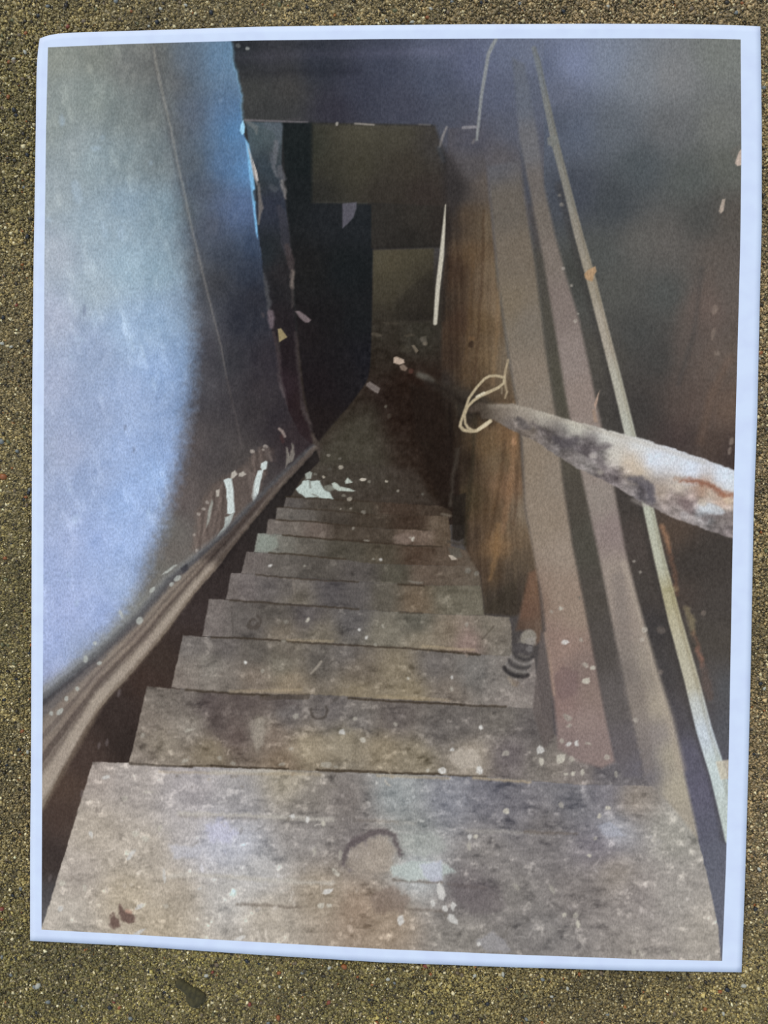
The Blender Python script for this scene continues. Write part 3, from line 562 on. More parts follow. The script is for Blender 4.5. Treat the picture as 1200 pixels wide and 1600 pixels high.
for k, (pp, ft) in enumerate(TREADS):
    pid = part('tread', p_stair); tread_ids.append(pid)
    fld = field(ft, 11 if k < 9 else 24, 1.8)
    if k == 9: fld = fld.mean(-1, keepdims=True) * .22 + fld * .78 + np.array([6, 7, 6]) + np.clip((620 - X) / 300, 0, 1)[..., None] * np.array([7, 7, 6])
    b, m = poly_mask(pp, 2.2, 0.8); put(b, m, fld, 1, pid); stair_m[b] = np.maximum(stair_m[b], m)
amp = np.clip((Y - 600) / 560, 0.42, 1.0)
INKC += (stair_m * amp * (9 * sn1 + 9 * sn2 + 8 * sn4 + 22 * np.clip(np.abs(sn5) - .25, 0, 1) * np.sign(sn5)))[..., None] * np.array([1.02, 1, .95])
hi = np.clip(sn3 - 0.36, 0, 1) * 70; lo = np.clip(-sn1 - 0.42, 0, 1) * 60
INKC += (stair_m * amp * (hi - lo))[..., None] * np.array([1, .98, .92])
# nosing lines between treads
for pts, wd, a in [('446,776 525,781 580,784', 2, .8), ('433,792 480,795 532,799 602,807', 2, .55), ('432,812 495,816 540,821 582,824', 2.4, .8), ('645,826 672,829', 2, .6), ('442,836 507,842 600,849 645,853 690,854', 2.6, .85), ('420,864 470,867 507,871 540,874', 2.6, .8), ('400,898 420,900 490,906 560,909', 2.8, .6), ('622,913 662,915', 3, .8),
                   ('360,938 420,942 450,945 507,948 560,952', 3, .6), ('625,957 660,958', 3, .5), ('330,996 400,998 460,1003 540,1008 640,1013 700,1019 750,1023', 3, .7), ('690,1017 745,1022', 4, .5), ('290,1078 370,1084 420,1086', 3.5, .7), ('410,1090 480,1088', 9, .45), ('545,1091 620,1096 680,1099 720,1101', 3.5, .75), ('720,1102 790,1104', 3.5, .6),
                   ('203,1193 250,1196 300,1198', 3.5, .6), ('330,1196 380,1199 450,1201', 3, .8), ('495,1203 560,1205 640,1209 690,1210', 4, .75), ('700,1211 760,1214', 3, .5), ('285,1197 330,1196', 3, .5)]:
    stroke(pts, wd, (58, 49, 38), 2.2, a, rough=.8)
for pts, a in [('450,1000 520,1002', .4), ('660,1010 740,1016', .5), ('360,1080 470,1078', .4), ('590,1088 700,1094', .4), ('250,1206 500,1210', .35), ('590,1212 700,1216', .5), ('740,1216 828,1222', .7)]:
    stroke(pts, 4, (176, 160, 128), 4, a, rough=1)
for pts, a in [('330,1206 420,1204', .6), ('280,1271 360,1273 470,1278 520,1281', .7), ('580,1284 650,1286', .3), ('265,1368 300,1366 360,1370 430,1376 520,1380', .65), ('730,1298 840,1302', .35)]:
    stroke(pts, 6, (184, 182, 172), 5, a, rough=2)
for pts, a in [('370,1412 410,1414 470,1418', .5), ('280,1275 400,1279', .2), ('615,1375 690,1380', .6), ('630,1420 690,1424', .4), ('700,1382 760,1388', .3), ('560,1282 620,1284', .3), ('820,1300 900,1303', .45)]:
    stroke(pts, 4, (96, 86, 76), 4, a, rough=1.5)
srs = random.Random(17)
for i in range(150):
    x = srs.uniform(110, 1060); y = srs.uniform(1010, 1470); j = int(np.clip((y - 66) / 1425 * NY, 0, NY - 1)); k = int(np.clip((x - 70) / 1080 * NX, 0, NX - 1))
    if stair_m[j, k] < .95 or (x > 620 and srs.random() < .5): continue
    L = srs.uniform(4, 16) * (.5 + (y - 1000) / 600); a = srs.choice([srs.uniform(-.25, .2), srs.uniform(-1.3, -.4), srs.uniform(.6, 1.5)]); c = INKC[j, k] + srs.choice([26, 32, -20, 22, -24])
    stroke([(x, y), (x + L * math.cos(a), y + L * math.sin(a))], srs.uniform(1.8, 4.2), c, 3, srs.uniform(.35, .75), rough=2)
# dark stain and pale scraped patches on the nearest tread
stroke('536,1350 540,1330 550,1318 560,1312 580,1302 600,1300 616,1306 621,1320 624,1334', [7, 6, 10, 12, 10, 8, 7, 8, 9], (88, 80, 82), 6, .75, rough=2.5)
poly('548,1326 575,1312 605,1308 616,1322 612,1365 580,1366 552,1362 545,1345', (162, 153, 140), 8, .6, rough=4)
poly('612,1352 650,1346 700,1350 712,1362 690,1372 640,1376 610,1370', (176, 190, 186), 8, .75, rough=3)
poly('625,1305 680,1300 700,1330 660,1340 628,1330', (160, 168, 162), 12, .5, rough=4)
poly('655,1352 690,1345 692,1375 680,1380 664,1372', (182, 188, 204), 6, .7, rough=2)
poly('318,1290 350,1278 372,1300 360,1318 330,1312', (188, 192, 214), 12, .65, rough=5); poly('265,1320 318,1322 310,1340 275,1342', (186, 190, 200), 8, .6, rough=3)
poly('575,1400 610,1385 640,1400 630,1425 590,1425', (122, 108, 98), 12, .6, rough=5)
poly('700,1370 780,1385 790,1420 740,1430 705,1400', (100, 94, 96), 14, .45, rough=4)
poly('320,1090 420,1090 470,1100 400,1120 395,1160 350,1165 330,1140', (88, 79, 76), 10, .45, rough=4)
poly('390,1125 414,1120 412,1160 402,1175 392,1150', (156, 150, 138), 6, .55, rough=2); poly('465,1150 520,1150 560,1140 600,1160 560,1190 480,1190', (156, 146, 124), 12, .45, rough=5)
poly('700,1185 720,1168 748,1175 752,1200 720,1204', (182, 176, 164), 8, .6, rough=3); poly('935,1290 952,1285 970,1295 976,1306 945,1308', (164, 170, 182), 5, .6, rough=2)
poly('745,1470 770,1455 790,1470 800,1488 760,1488', (158, 160, 166), 6, .5, rough=2)
poly('405,836 430,838 436,852 425,862 400,862', (140, 152, 142), 6, .5, rough=2); stroke('362,955 364,993', 2, (78, 74, 70), 2.5, .6); stroke('458,905 461,935', 3, (134, 126, 116), 3, .5)
for x, y, rr_, a0, a1 in [(498, 1110, 13, -.5, 3.3), (396, 972, 11, -1, 2.6), (396, 974, 6, 0, 5)]:
    stroke([(x + rr_ * math.cos(a0 + (a1 - a0) * i / 9), y + rr_ * math.sin(a0 + (a1 - a0) * i / 9)) for i in range(10)], 4, (72, 66, 60), 3, .7, rough=1)
stroke('515,1098 522,1094 528,1090', 5, (70, 66, 62), 3, .6); blob(514, 1096, 7, 5, (132, 126, 122), -.4, 4, .5)
stroke('486,1052 494,1044 502,1034', [3, 4, 4], (152, 146, 134), 2.4, .8); stroke('754,998 772,978', 2.5, (84, 78, 68), 2.4, .7); poly('615,838 640,832 650,840 640,850 615,850', (122, 108, 98), 4, .6, rough=2)
# white paint and litter on the landing
p_paint = part('white_paint_patch', p_land, 'flaking white paint patch on the landing edge')
poly('462,764 471,757 473,752 480,750 486,751 500,750 502,758 509,766 516,771 521,780 505,779 492,777 478,777 468,771', (178, 194, 188), 2.4, pid=p_paint, rough=1.2)
poly('477,741 484,737 488,739 486,748 478,749', (150, 158, 150), 2.4, pid=p_paint, rough=.8)
poly('505,760 515,757 525,764 516,768 508,766', (112, 114, 104), 3); poly('518,755 523,753 532,761 545,763 556,767 545,768 528,767 520,761', (176, 188, 178), 2.2, pid=p_paint, rough=.8)
poly('539,752 543,746 551,754 540,756', (174, 184, 174), 2.2); blob(567, 749, 5, 2.5, (182, 178, 164), 0, 2)
stroke('484,752 485,762', 2, (92, 92, 84), 2, .8); stroke('488,772 497,776', 2, (104, 104, 94), 2, .7)
for x, y, r, v in [(533, 730, 4, 150), (513, 712, 3, 120), (531, 716, 2.5, 100), (506, 745, 2.5, 170), (604, 752, 2.5, 160), (622, 767, 2.5, 130), (577, 753, 3, 110), (546, 780, 4, 140), (537, 774, 3, 110), (515, 733, 3, 80), (493, 741, 3, 100), (660, 772, 2, 90), (548, 795, 2, 120), (568, 800, 4, 110), (532, 795, 1.5, 140)]:
    blob(x, y, r, r * .8, (v, v * .97, v * .88), .2, 2)
stroke('470,702 487,715', 0.1, (0, 0, 0), 1, 0)
# ---- right side: planks, boards, groove, rail, pipe
p_plank = part('plank_wall', None, 'brown stained plank wall right of the printed stairs')
F_PL = field('''700 350 48 42 38; 720 300 66 62 60; 730 340 82 68 52; 710 420 64 48 35; 740 400 96 76 52; 760 350 100 86 66; 765 420 112 95 72; 720 500 68 50 36; 750 500 98 78 51; 775 480 118 100 76; 700 560 60 46 34; 735 580 84 66 45;
760 560 105 85 58; 790 560 114 101 82; 690 600 46 40 35; 720 640 48 42 34; 680 680 34 26 20; 700 750 37 29 23; 725 720 47 37 27; 735 780 70 58 38; 760 700 101 80 53; 775 720 104 86 62; 800 690 122 93 62; 790 760 122 93 66; 770 800 90 70 48;
740 840 72 58 44; 775 850 130 99 64; 800 830 108 90 68; 770 900 86 68 48; 800 900 76 66 54; 785 930 64 56 46; 815 880 96 82 64; 820 800 126 112 92; 740 220 78 80 92; 740 260 84 82 84; 760 290 92 84 76; 795 940 62 54 46; 770 940 64 56 46; 745 900 70 56 44; 690 480 56 46 36''', 11, 1.8)
F_PL = F_PL * .86 + .14 * F_PL.mean(-1, keepdims=True)
poly('700,200 752,200 766,320 778,450 792,550 808,640 820,800 842,900 838,930 808,962 757,960 750,900 728,860 722,790 704,700 690,620 690,500 697,380', F_PL, 7, pid=p_plank)
poly('640,600 700,610 720,660 718,740 708,800 690,790 670,740 650,680', (34, 26, 20), 12, .7)
PLK = [('700,330 735,330 730,440 722,560 706,600 692,560 693,480', 'plank'), ('735,300 766,300 772,420 772,560 742,600 728,560 734,440', 'plank'), ('766,300 768,330 780,450 792,550 808,640 800,650 778,580 772,420', 'plank'),
       ('704,640 740,660 738,740 726,850 704,845 708,760', 'plank'), ('740,660 784,690 786,740 772,850 752,900 728,860 738,740', 'plank'), ('784,690 814,690 820,800 806,880 790,958 757,960 752,900 772,850', 'plank')]
for pp, nm in PLK:
    pid = part(nm, p_plank); b, m = poly_mask(pp, 3); put(b, m * 0, (0, 0, 0), 0); ID[b] = np.where((m > .5) & (ID[b] == p_plank), pid, ID[b])
p_red = part('plank', p_plank, 'reddish brown board end beside the stairs')
poly('826,895 838,890 846,960 848,1000 836,1008 828,985 806,985 814,950', field('830 920 112 88 70; 822 960 104 80 65; 838 980 104 88 75; 815 980 84 70 60', 12), 8, pid=p_red)
pls = noise(5, 90, -0.03, 12, 3); plm = np.zeros((NY, NX)); b, m = poly_mask('700,330 766,330 780,460 808,640 820,800 842,900 808,962 757,960 750,900 728,860 722,790 690,620 690,500', 8); plm[b] = m
INKC += (plm * pls * 9)[..., None] * np.array([1.1, 1, .8])
for pts, wd, c, a in [('776,330 782,420 776,520 770,600', 5, (134, 110, 80), .45), ('756,330 752,450 744,560 740,610', 3, (66, 50, 36), .6), ('738,400 734,500 728,560', 4, (92, 72, 48), .4), ('803,660 803,700 800,740 792,790 786,830', [5, 8, 9, 10, 8], (136, 106, 78), .5), ('786,720 778,760 770,800', [4, 7, 5], (128, 102, 72), .4),
                      ('778,820 774,870 766,905', [7, 9, 5], (130, 102, 68), .5), ('811,650 810,720 806,790 802,820', 3, (84, 66, 50), .6), ('788,690 783,740 774,790 764,840', 4, (72, 56, 40), .6), ('742,640 740,700 732,780 726,850', [4, 5, 6, 6], (50, 44, 32), .7), ('716,700 708,740 704,790', 4, (76, 72, 64), .6),
                      ('806,860 804,910', [10, 4], (92, 80, 64), .5), ('830,850 828,885', 4, (84, 72, 58), .6), ('838,880 834,862', 3, (70, 60, 48), .5), ('746,620 750,680', 5, (84, 66, 44), .3), ('700,330 698,420 692,500', 5, (40, 36, 32), .6), ('800,480 802,560', 6, (120, 108, 88), .3)]:
    stroke(pts, wd, c, 5, a, rough=1.5)
blob(736, 538, 4, 6, (48, 36, 26), 0, 3, .7); blob(737, 529, 6, 3, (112, 86, 58), 0, 3, .5); blob(803, 690, 4, 6, (170, 132, 98), 0, 3, .7)
poly('757,955 800,962 810,940 806,905 790,915 775,935', (56, 50, 40), 10, .5)
p_post = part('stair_post', p_stair, 'small dark post at the right end of the steps')
poly('708,775 728,770 726,840 716,846 706,842', (36, 31, 25), 4, .85, pid=p_post)
stroke('700,846 716,850 726,846', 4, (66, 60, 52), 3, .7); stroke('690,803 704,806', 4, (104, 96, 84), 3, .8)
poly('700,856 718,856 722,870 706,874', (88, 88, 80), 4, .6); poly('700,867 707,868 715,874 706,875', (186, 178, 162), 2, .95)
p_board = part('side_board', None, 'tan dusty board sloping down beside the planks')
F_BD = field('''800 150 96 104 118; 770 250 90 92 98; 790 320 101 95 85; 810 400 113 103 88; 800 480 120 108 88; 825 500 119 111 98; 830 600 132 120 104; 850 620 132 122 108; 830 730 136 122 103; 870 740 138 126 110; 850 820 140 126 108; 880 860 147 133 117; 870 930 147 129 112; 900 960 147 129 112;
880 1010 148 124 111; 905 1045 128 111 103; 920 1080 136 118 108; 880 1100 138 114 107; 910 1130 144 126 119; 890 1160 132 115 111; 930 1160 137 120 115; 845 940 130 108 92; 862 1000 138 116 104; 868 1060 146 122 110; 890 1070 124 104 100''', 14)
poly('762,260 812,250 818,300 838,420 855,560 868,640 880,750 895,850 915,950 930,1030 945,1110 962,1190 940,1200 905,1190 872,1170 866,1100 858,1040 852,985 846,930 836,880 820,790 816,690 809,640 794,550 780,450 768,330', F_BD * .85 + .15 * F_BD.mean(-1, keepdims=True), 9, pid=p_board)
poly('845,985 855,1000 860,1060 866,1150 850,1170 832,1110 838,1050', (98, 91, 88), 5, .85)
poly('860,1060 880,1040 905,1050 900,1085 880,1095 866,1085', (118, 100, 98), 10, .6, rough=3); stroke('852,990 860,1040 866,1085', 5, (160, 138, 122), 4, .6)
p_groove = part('groove', None, 'dark shadowed groove between board and rail')
F_GR = field('''820 200 76 84 98; 830 280 66 72 84; 840 350 74 72 72; 850 420 74 72 66; 860 500 76 74 66; 880 600 78 76 66; 900 700 82 78 68; 905 780 76 72 64; 920 850 76 74 66; 935 930 78 74 68; 950 1000 80 76 72; 975 1100 95 91 89; 985 1160 99 95 97; 1010 1200 104 102 108''', 12)
poly('818,150 824,230 836,300 854,400 871,500 887,620 911,740 934,850 962,1000 985,1100 1004,1215 975,1215 962,1190 945,1110 930,1030 915,950 895,850 880,750 868,640 855,560 838,420 822,300 814,230', F_GR, 11, pid=p_groove)
p_cap = part('sloping_rail', None, 'dusty taupe rail sloping down the right side')
F_CAP = field('''815 150 96 104 117; 825 230 104 106 110; 835 290 104 100 96; 845 340 110 104 96; 865 400 120 112 104; 880 480 124 114 108; 895 560 136 126 120; 910 620 138 126 118; 925 720 140 130 122; 935 780 140 132 124; 960 830 136 124 120; 965 900 148 138 128; 985 980 146 136 126; 1000 1030 150 142 130;
1000 1090 138 130 120; 1030 1100 162 154 138; 1020 1150 136 130 126; 1050 1180 162 156 139; 1000 1180 120 116 116; 1060 1230 168 162 144; 1080 1290 160 154 140; 975 1050 120 114 108; 1010 1210 112 110 114''', 14)
poly('800,90 820,100 840,210 850,290 868,370 884,430 905,500 922,580 934,640 952,720 977,860 1002,960 1027,1050 1052,1130 1067,1200 1087,1290 1090,1310 1050,1260 1008,1216 985,1110 962,1000 932,850 908,740 884,620 868,520 850,410 832,320 812,220', F_CAP, 8, pid=p_cap)
poly('955,900 972,890 990,1000 1010,1100 1020,1200 1005,1210 980,1100 962,1000', (120, 113, 108), 14, .45, rough=5); stroke('975,880 1000,965 1024,1050 1046,1120 1064,1200', [6, 8, 10, 12, 14], (172, 162, 146), 8, .45)
for x, y, r in [(880, 420, 3), (893, 446, 3.5), (899, 502, 4), (903, 490, 2), (874, 305, 3), (878, 320, 4), (1007, 984, 6), (1003, 999, 4), (991, 877, 3), (1000, 894, 3), (993, 1125, 5)]: blob(x, y, r * .8, r * .75, (180, 176, 165), 0, 3, .6 if r < 6 else .75)
poly('928,632 933,618 937,610 934,625 930,640', (176, 152, 134), 2, .9); poly('925,640 930,640 934,660 928,660', (164, 138, 114), 4, .5)
p_pipe = part('pipe', None, 'thin pale pipe sloping down the right wall')
PC = [(834, 75), (840, 95), (852, 150), (868, 225), (885, 290), (905, 370), (922, 430), (945, 520), (968, 610), (985, 680), (1010, 780), (1030, 870), (1055, 970), (1080, 1060), (1100, 1140), (1122, 1210), (1140, 1290), (1142, 1310)]
PW = [7, 9, 10, 12, 12, 14, 15, 15, 16, 17, 16, 17, 21, 23, 25, 26, 24, 20]
stroke([(x - 11, y) for x, y in PC[4:]], 12, (58, 56, 54), 9, .45)
F_PI = field('850 110 112 120 126; 860 180 118 122 120; 868 225 124 126 120; 885 290 128 128 120; 905 370 140 136 124; 922 430 148 142 126; 945 520 162 156 142; 968 610 170 170 156; 985 680 176 180 168; 1010 790 176 182 166; 1030 870 176 180 162; 1048 940 168 164 132; 1055 970 176 172 146; 1065 1010 178 176 154; 1080 1060 180 178 158; 1095 1110 186 194 192; 1100 1140 192 206 216; 1122 1210 190 206 206; 1135 1270 186 200 196', 16)
stroke(PC, PW, F_PI, 2.6, 1, pid=p_pipe)
stroke([(x + .3 * w, y) for (x, y), w in zip(PC, PW)], [w * .25 for w in PW], (0.86, .84, .8), 4, .7, mode='mul')
poly('1118,1190 1142,1186 1142,1216 1126,1218', (198, 192, 172), 4, .8, pid=p_pipe)
p_coup = part('pipe_joint', p_pipe, 'rusty tan joint on the pipe'); p_coup2 = part('pipe_joint', p_pipe)
poly('913,428 918,422 930,416 932,424 928,430 926,440 918,438 914,434', (170, 142, 108), 2.4, pid=p_coup)
poly('855,215 868,210 874,222 864,230 856,226', (116, 120, 116), 3, .8, pid=p_coup2)
stroke('1040,922 1056,920', 8, (150, 146, 112), 5, .7)
for pts, wd, c, a in [('1034,820 1042,840 1046,860', [5, 7, 5], (150, 116, 90), .8), ('1046,860 1054,895 1058,930', [6, 8, 6], (112, 84, 68), .55), ('1072,950 1080,970 1084,990', [8, 11, 7], (132, 122, 96), .7), ('1084,990 1090,1010', [7, 6], (110, 86, 72), .6), ('1090,1015 1096,1030 1097,1040', [7, 9, 6], (140, 104, 88), .7), ('1098,1040 1105,1070 1110,1090', [10, 14, 10], (96, 84, 78), .6)]:
    stroke(pts, wd, c, 5, a, rough=2)
poly('1140,235 1157,225 1157,258 1148,258', (130, 110, 98), 3, .1); poly('1148,255 1154,238 1159,232 1159,258 1152,260', (196, 180, 166), 2.4, .9); poly('1123,330 1128,312 1133,311 1130,330 1126,334', (178, 166, 152), 2.4, .9)
for x, y, rx, ry, a in [(1117, 484, 5, 8, .5), (1114, 522, 3, 10, .5), (1143, 690, 4, 6, .6), (1140, 704, 3, 6, .5), (1099, 958, 4, 4, .4), (1033, 985, 8, 6, .3), (1032, 1050, 4, 4, .4), (1120, 552, 5, 5, .3)]: blob(x, y, rx, ry, (150, 138, 126), .2, 4, a)
poly('1060,480 1110,420 1130,500 1090,640 1060,690 1040,640', (110, 92, 82), 30, .22); stroke('1096,420 1085,520 1060,600', 6, (60, 62, 62), 8, .35); stroke('1140,560 1110,620 1095,690', 10, (116, 94, 78), 12, .35)
# conduit wire at the top
p_wire1 = part('hanging_cable', None, 'pale cable hanging from the top of the printed picture')
stroke('775,61 769,72 763,85 758,115 752,150 748,190 745,218', [5, 6, 5.5, 5.5, 5, 4.5, 4], (140, 146, 146), 2.2, .85, pid=p_wire1)
stroke('741,218 739,223', 4, (120, 118, 118), 2.5, .6); stroke('724,199 744,198', 4.5, (142, 142, 146), 2.4, .8); stroke('698,198 692,212 687,230', [3, 4, 3], (140, 138, 136), 2.4, .75); stroke('687,232 694,250', 8, (70, 80, 90), 6, .5)
poly('690,228 712,255 728,290 712,340 698,330 690,250', (44, 42, 42), 22, .65)
p_strip = part('white_strip', p_plank, 'thin white upright strip at the edge of the planks')
stroke('696,320 694,350 690,400 684,450 680,505', [1.6, 4, 7, 7, 6], (188, 186, 170), 2, 1, pid=p_strip)
# ---- handrail
F_HR = field('''750 645 66 56 46; 760 640 84 76 64; 775 645 108 98 86; 790 640 132 122 108; 812 642 152 144 130; 800 660 112 104 98; 850 652 172 168 154; 850 675 98 92 90; 830 680 130 120 110; 900 668 192 192 178; 900 700 90 86 88; 890 715 124 118 114; 880 690 86 82 82; 950 682 200 202 194; 960 715 200 198 186; 930 715 112 108 108; 940 740 126 118 118; 925 725 140 136 132;
1000 695 206 212 212; 1000 740 196 182 158; 985 725 200 186 164; 1020 720 208 220 234; 980 770 130 124 122; 960 745 116 108 110; 1000 765 92 88 92; 1010 780 84 82 88; 1050 715 206 216 226; 1080 735 206 220 236; 1060 765 196 186 170; 1050 780 138 126 122; 1075 785 124 108 106; 1060 800 160 152 148; 1100 800 184 196 204; 1110 770 190 176 158;
1130 745 206 222 238; 1140 760 206 220 230; 1100 765 170 136 112; 1130 780 190 160 136; 1130 800 156 148 140; 1125 815 110 104 102; 1140 830 120 112 112; 1090 815 140 134 132; 1030 770 170 156 140; 920 700 100 94 96''', 9, 2)
stroke('655,583 680,600 710,615 740,625 765,640', [10, 16, 22, 26, 24], (58, 52, 44), 10, .75, pid=p_rail)
stroke('655,586 666,590 676,595', [8, 10, 6], (92, 90, 82), 5, .8); stroke('668,596 700,612 740,640 768,660', 8, (26, 20, 16), 12, .6)
stroke('735,640 752,636 768,640', [10, 14, 12], (88, 78, 68), 6, .7)
HR = '748,634 765,632 800,631 850,644 900,659 950,672 1000,685 1050,700 1100,717 1165,741 1165,850 1145,842 1100,826 1050,808 1000,783 965,762 935,746 900,731 870,712 840,692 800,672 770,656 752,655'
b, m = poly_mask(HR, 3.6, 1.2); put(b, m, F_HR * .88 + .12 * F_HR.mean(-1, keepdims=True), 1, p_rail)
hm = np.zeros((NY, NX)); hm[b] = m
sp = np.zeros((NY, NX)); b, m = poly_mask('800,655 850,668 900,684 940,695 960,715 1000,745 1040,770 1080,770 1150,790 1165,850 1100,826 1000,783 900,731 800,675', 10); sp[b] = m
hn = noise(15, 10, 0.4, 15, 3); INKC += (hm * sp * hn * 44)[..., None] * np.array([1, .98, .97])
for pts, wd, c, a in [('808,655 818,664 826,668', [8, 14, 8], (82, 78, 78), .7), ('832,662 846,672 858,680', [5, 6, 5], (88, 82, 82), .7), ('866,684 880,694 892,690 900,686', [9, 14, 14, 10], (78, 74, 78), .65), ('930,700 944,698 952,696', [6, 10, 6], (100, 94, 96), .7), ('905,700 925,712 945,730', [10, 12, 8], (92, 86, 88), .5),
                      ('985,748 1002,752 1015,762 1020,780', [8, 14, 14, 12], (84, 82, 90), .7), ('1064,752 1080,750 1105,756 1124,768 1130,774', [4, 7, 8, 8, 5], (140, 96, 76), .85), ('1056,748 1070,746', 3, (150, 118, 96), .6), ('1130,772 1146,774', 9, (150, 102, 78), .7), ('1060,776 1072,790 1082,800', [10, 14, 8], (112, 98, 98), .5), ('1100,810 1116,805 1140,806', [8, 10, 14], (108, 100, 100), .6)]:
    stroke(pts, wd, c, 6, a, rough=2)
for x, y, rx, ry, c, a in [(927, 712, 6, 5, (188, 184, 178), .7), (905, 715, 12, 7, (140, 136, 132), .5), (985, 790, 0.1, 0.1, (0, 0, 0), 0), (1112, 795, 22, 8, (192, 204, 212), .7), (1097, 785, 8, 6, (196, 184, 166), .6), (1070, 805, 8, 6, (178, 176, 176), .6), (1138, 782, 8, 5, (206, 188, 160), .6), (938, 738, 5, 4, (170, 166, 156), .6), (1000, 785, 16, 5, (150, 144, 140), .5)]: blob(x, y, rx, ry, c, .3, 6, a)
stroke('765,634 800,634 850,648 900,663 1000,690 1100,722', 6, (172, 166, 150), 7, .35)
p_loop = part('wire_loop', p_rail, 'loop of thin cream wire hung over the handrail')
LW = (176, 164, 134)
stroke('794,562 790,578 788,592 790,605 792,612 789,622', [3, 4, 4, 3.5, 3, 2.5], (164, 150, 122), 2, .9, pid=p_loop)
stroke('788,590 775,587 764,588 757,592 745,605 733,622 725,645 720,660 719,666 724,672 735,674 745,673 758,664 766,658', [4, 4, 4, 4, 4, 4, 4, 4.5, 5, 5, 5, 5.5, 7, 6], LW, 2, 1, pid=p_loop)
stroke('788,592 787,599 778,606 765,612 750,619 740,626 731,635 726,648 727,662 731,668 737,672', [4, 4, 4.5, 5, 5, 4.5, 4, 3.5, 3.5, 4, 4], LW, 2, 1, pid=p_loop)
stroke('756,614 745,620', 4, (218, 212, 186), 2, .8); stroke('748,671 765,659', 4, (216, 206, 176), 2.4, .8); stroke('784,606 784,615', 2.5, (150, 138, 116), 2, .7)
# pipe stub at the right end of the third step
p_stub = part('stair_bracket', p_stair, 'dark ridged metal knob standing at the right end of a step')
stroke('826,994 818,1012 808,1040', [22, 26, 34], (112, 108, 102), 4, .5)
blob(826, 996, 13, 12, (134, 130, 120), -.5, 4, 1, p_stub); blob(829, 1003, 9, 8, (142, 138, 132), 0, 5, .7)
poly('803,1006 812,1004 832,1008 834,1015 826,1026 810,1030 803,1020', (78, 75, 75), 3, 1, pid=p_stub, rough=1); blob(827, 1014, 5, 5, (128, 126, 124), 0, 4, .6)
poly('799,1024 812,1020 830,1026 828,1040 822,1052 808,1060 794,1054 787,1044', (92, 89, 86), 3, 1, pid=p_stub, rough=1)
for cx, cy, rx, c, wd in [(818, 1021, 15, (60, 58, 58), 5), (815, 1028, 17, (134, 131, 127), 4), (812, 1034, 18, (66, 64, 64), 4), (810, 1040, 19, (128, 125, 121), 4), (807, 1047, 20, (42, 40, 41), 6)]:
    stroke([(cx + rx * math.cos(t) * .96 - 9 * math.sin(t) * .28, cy + rx * math.cos(t) * .28 + 9 * math.sin(t) * .96) for t in [.25 + i * .34 for i in range(9)]], wd, c, 3.4, .75)
poly('800,1060 812,1066 808,1074 800,1070', (104, 92, 80), 4, .6); stroke('795,1060 803,1070', 5, (148, 136, 118), 4, .5)
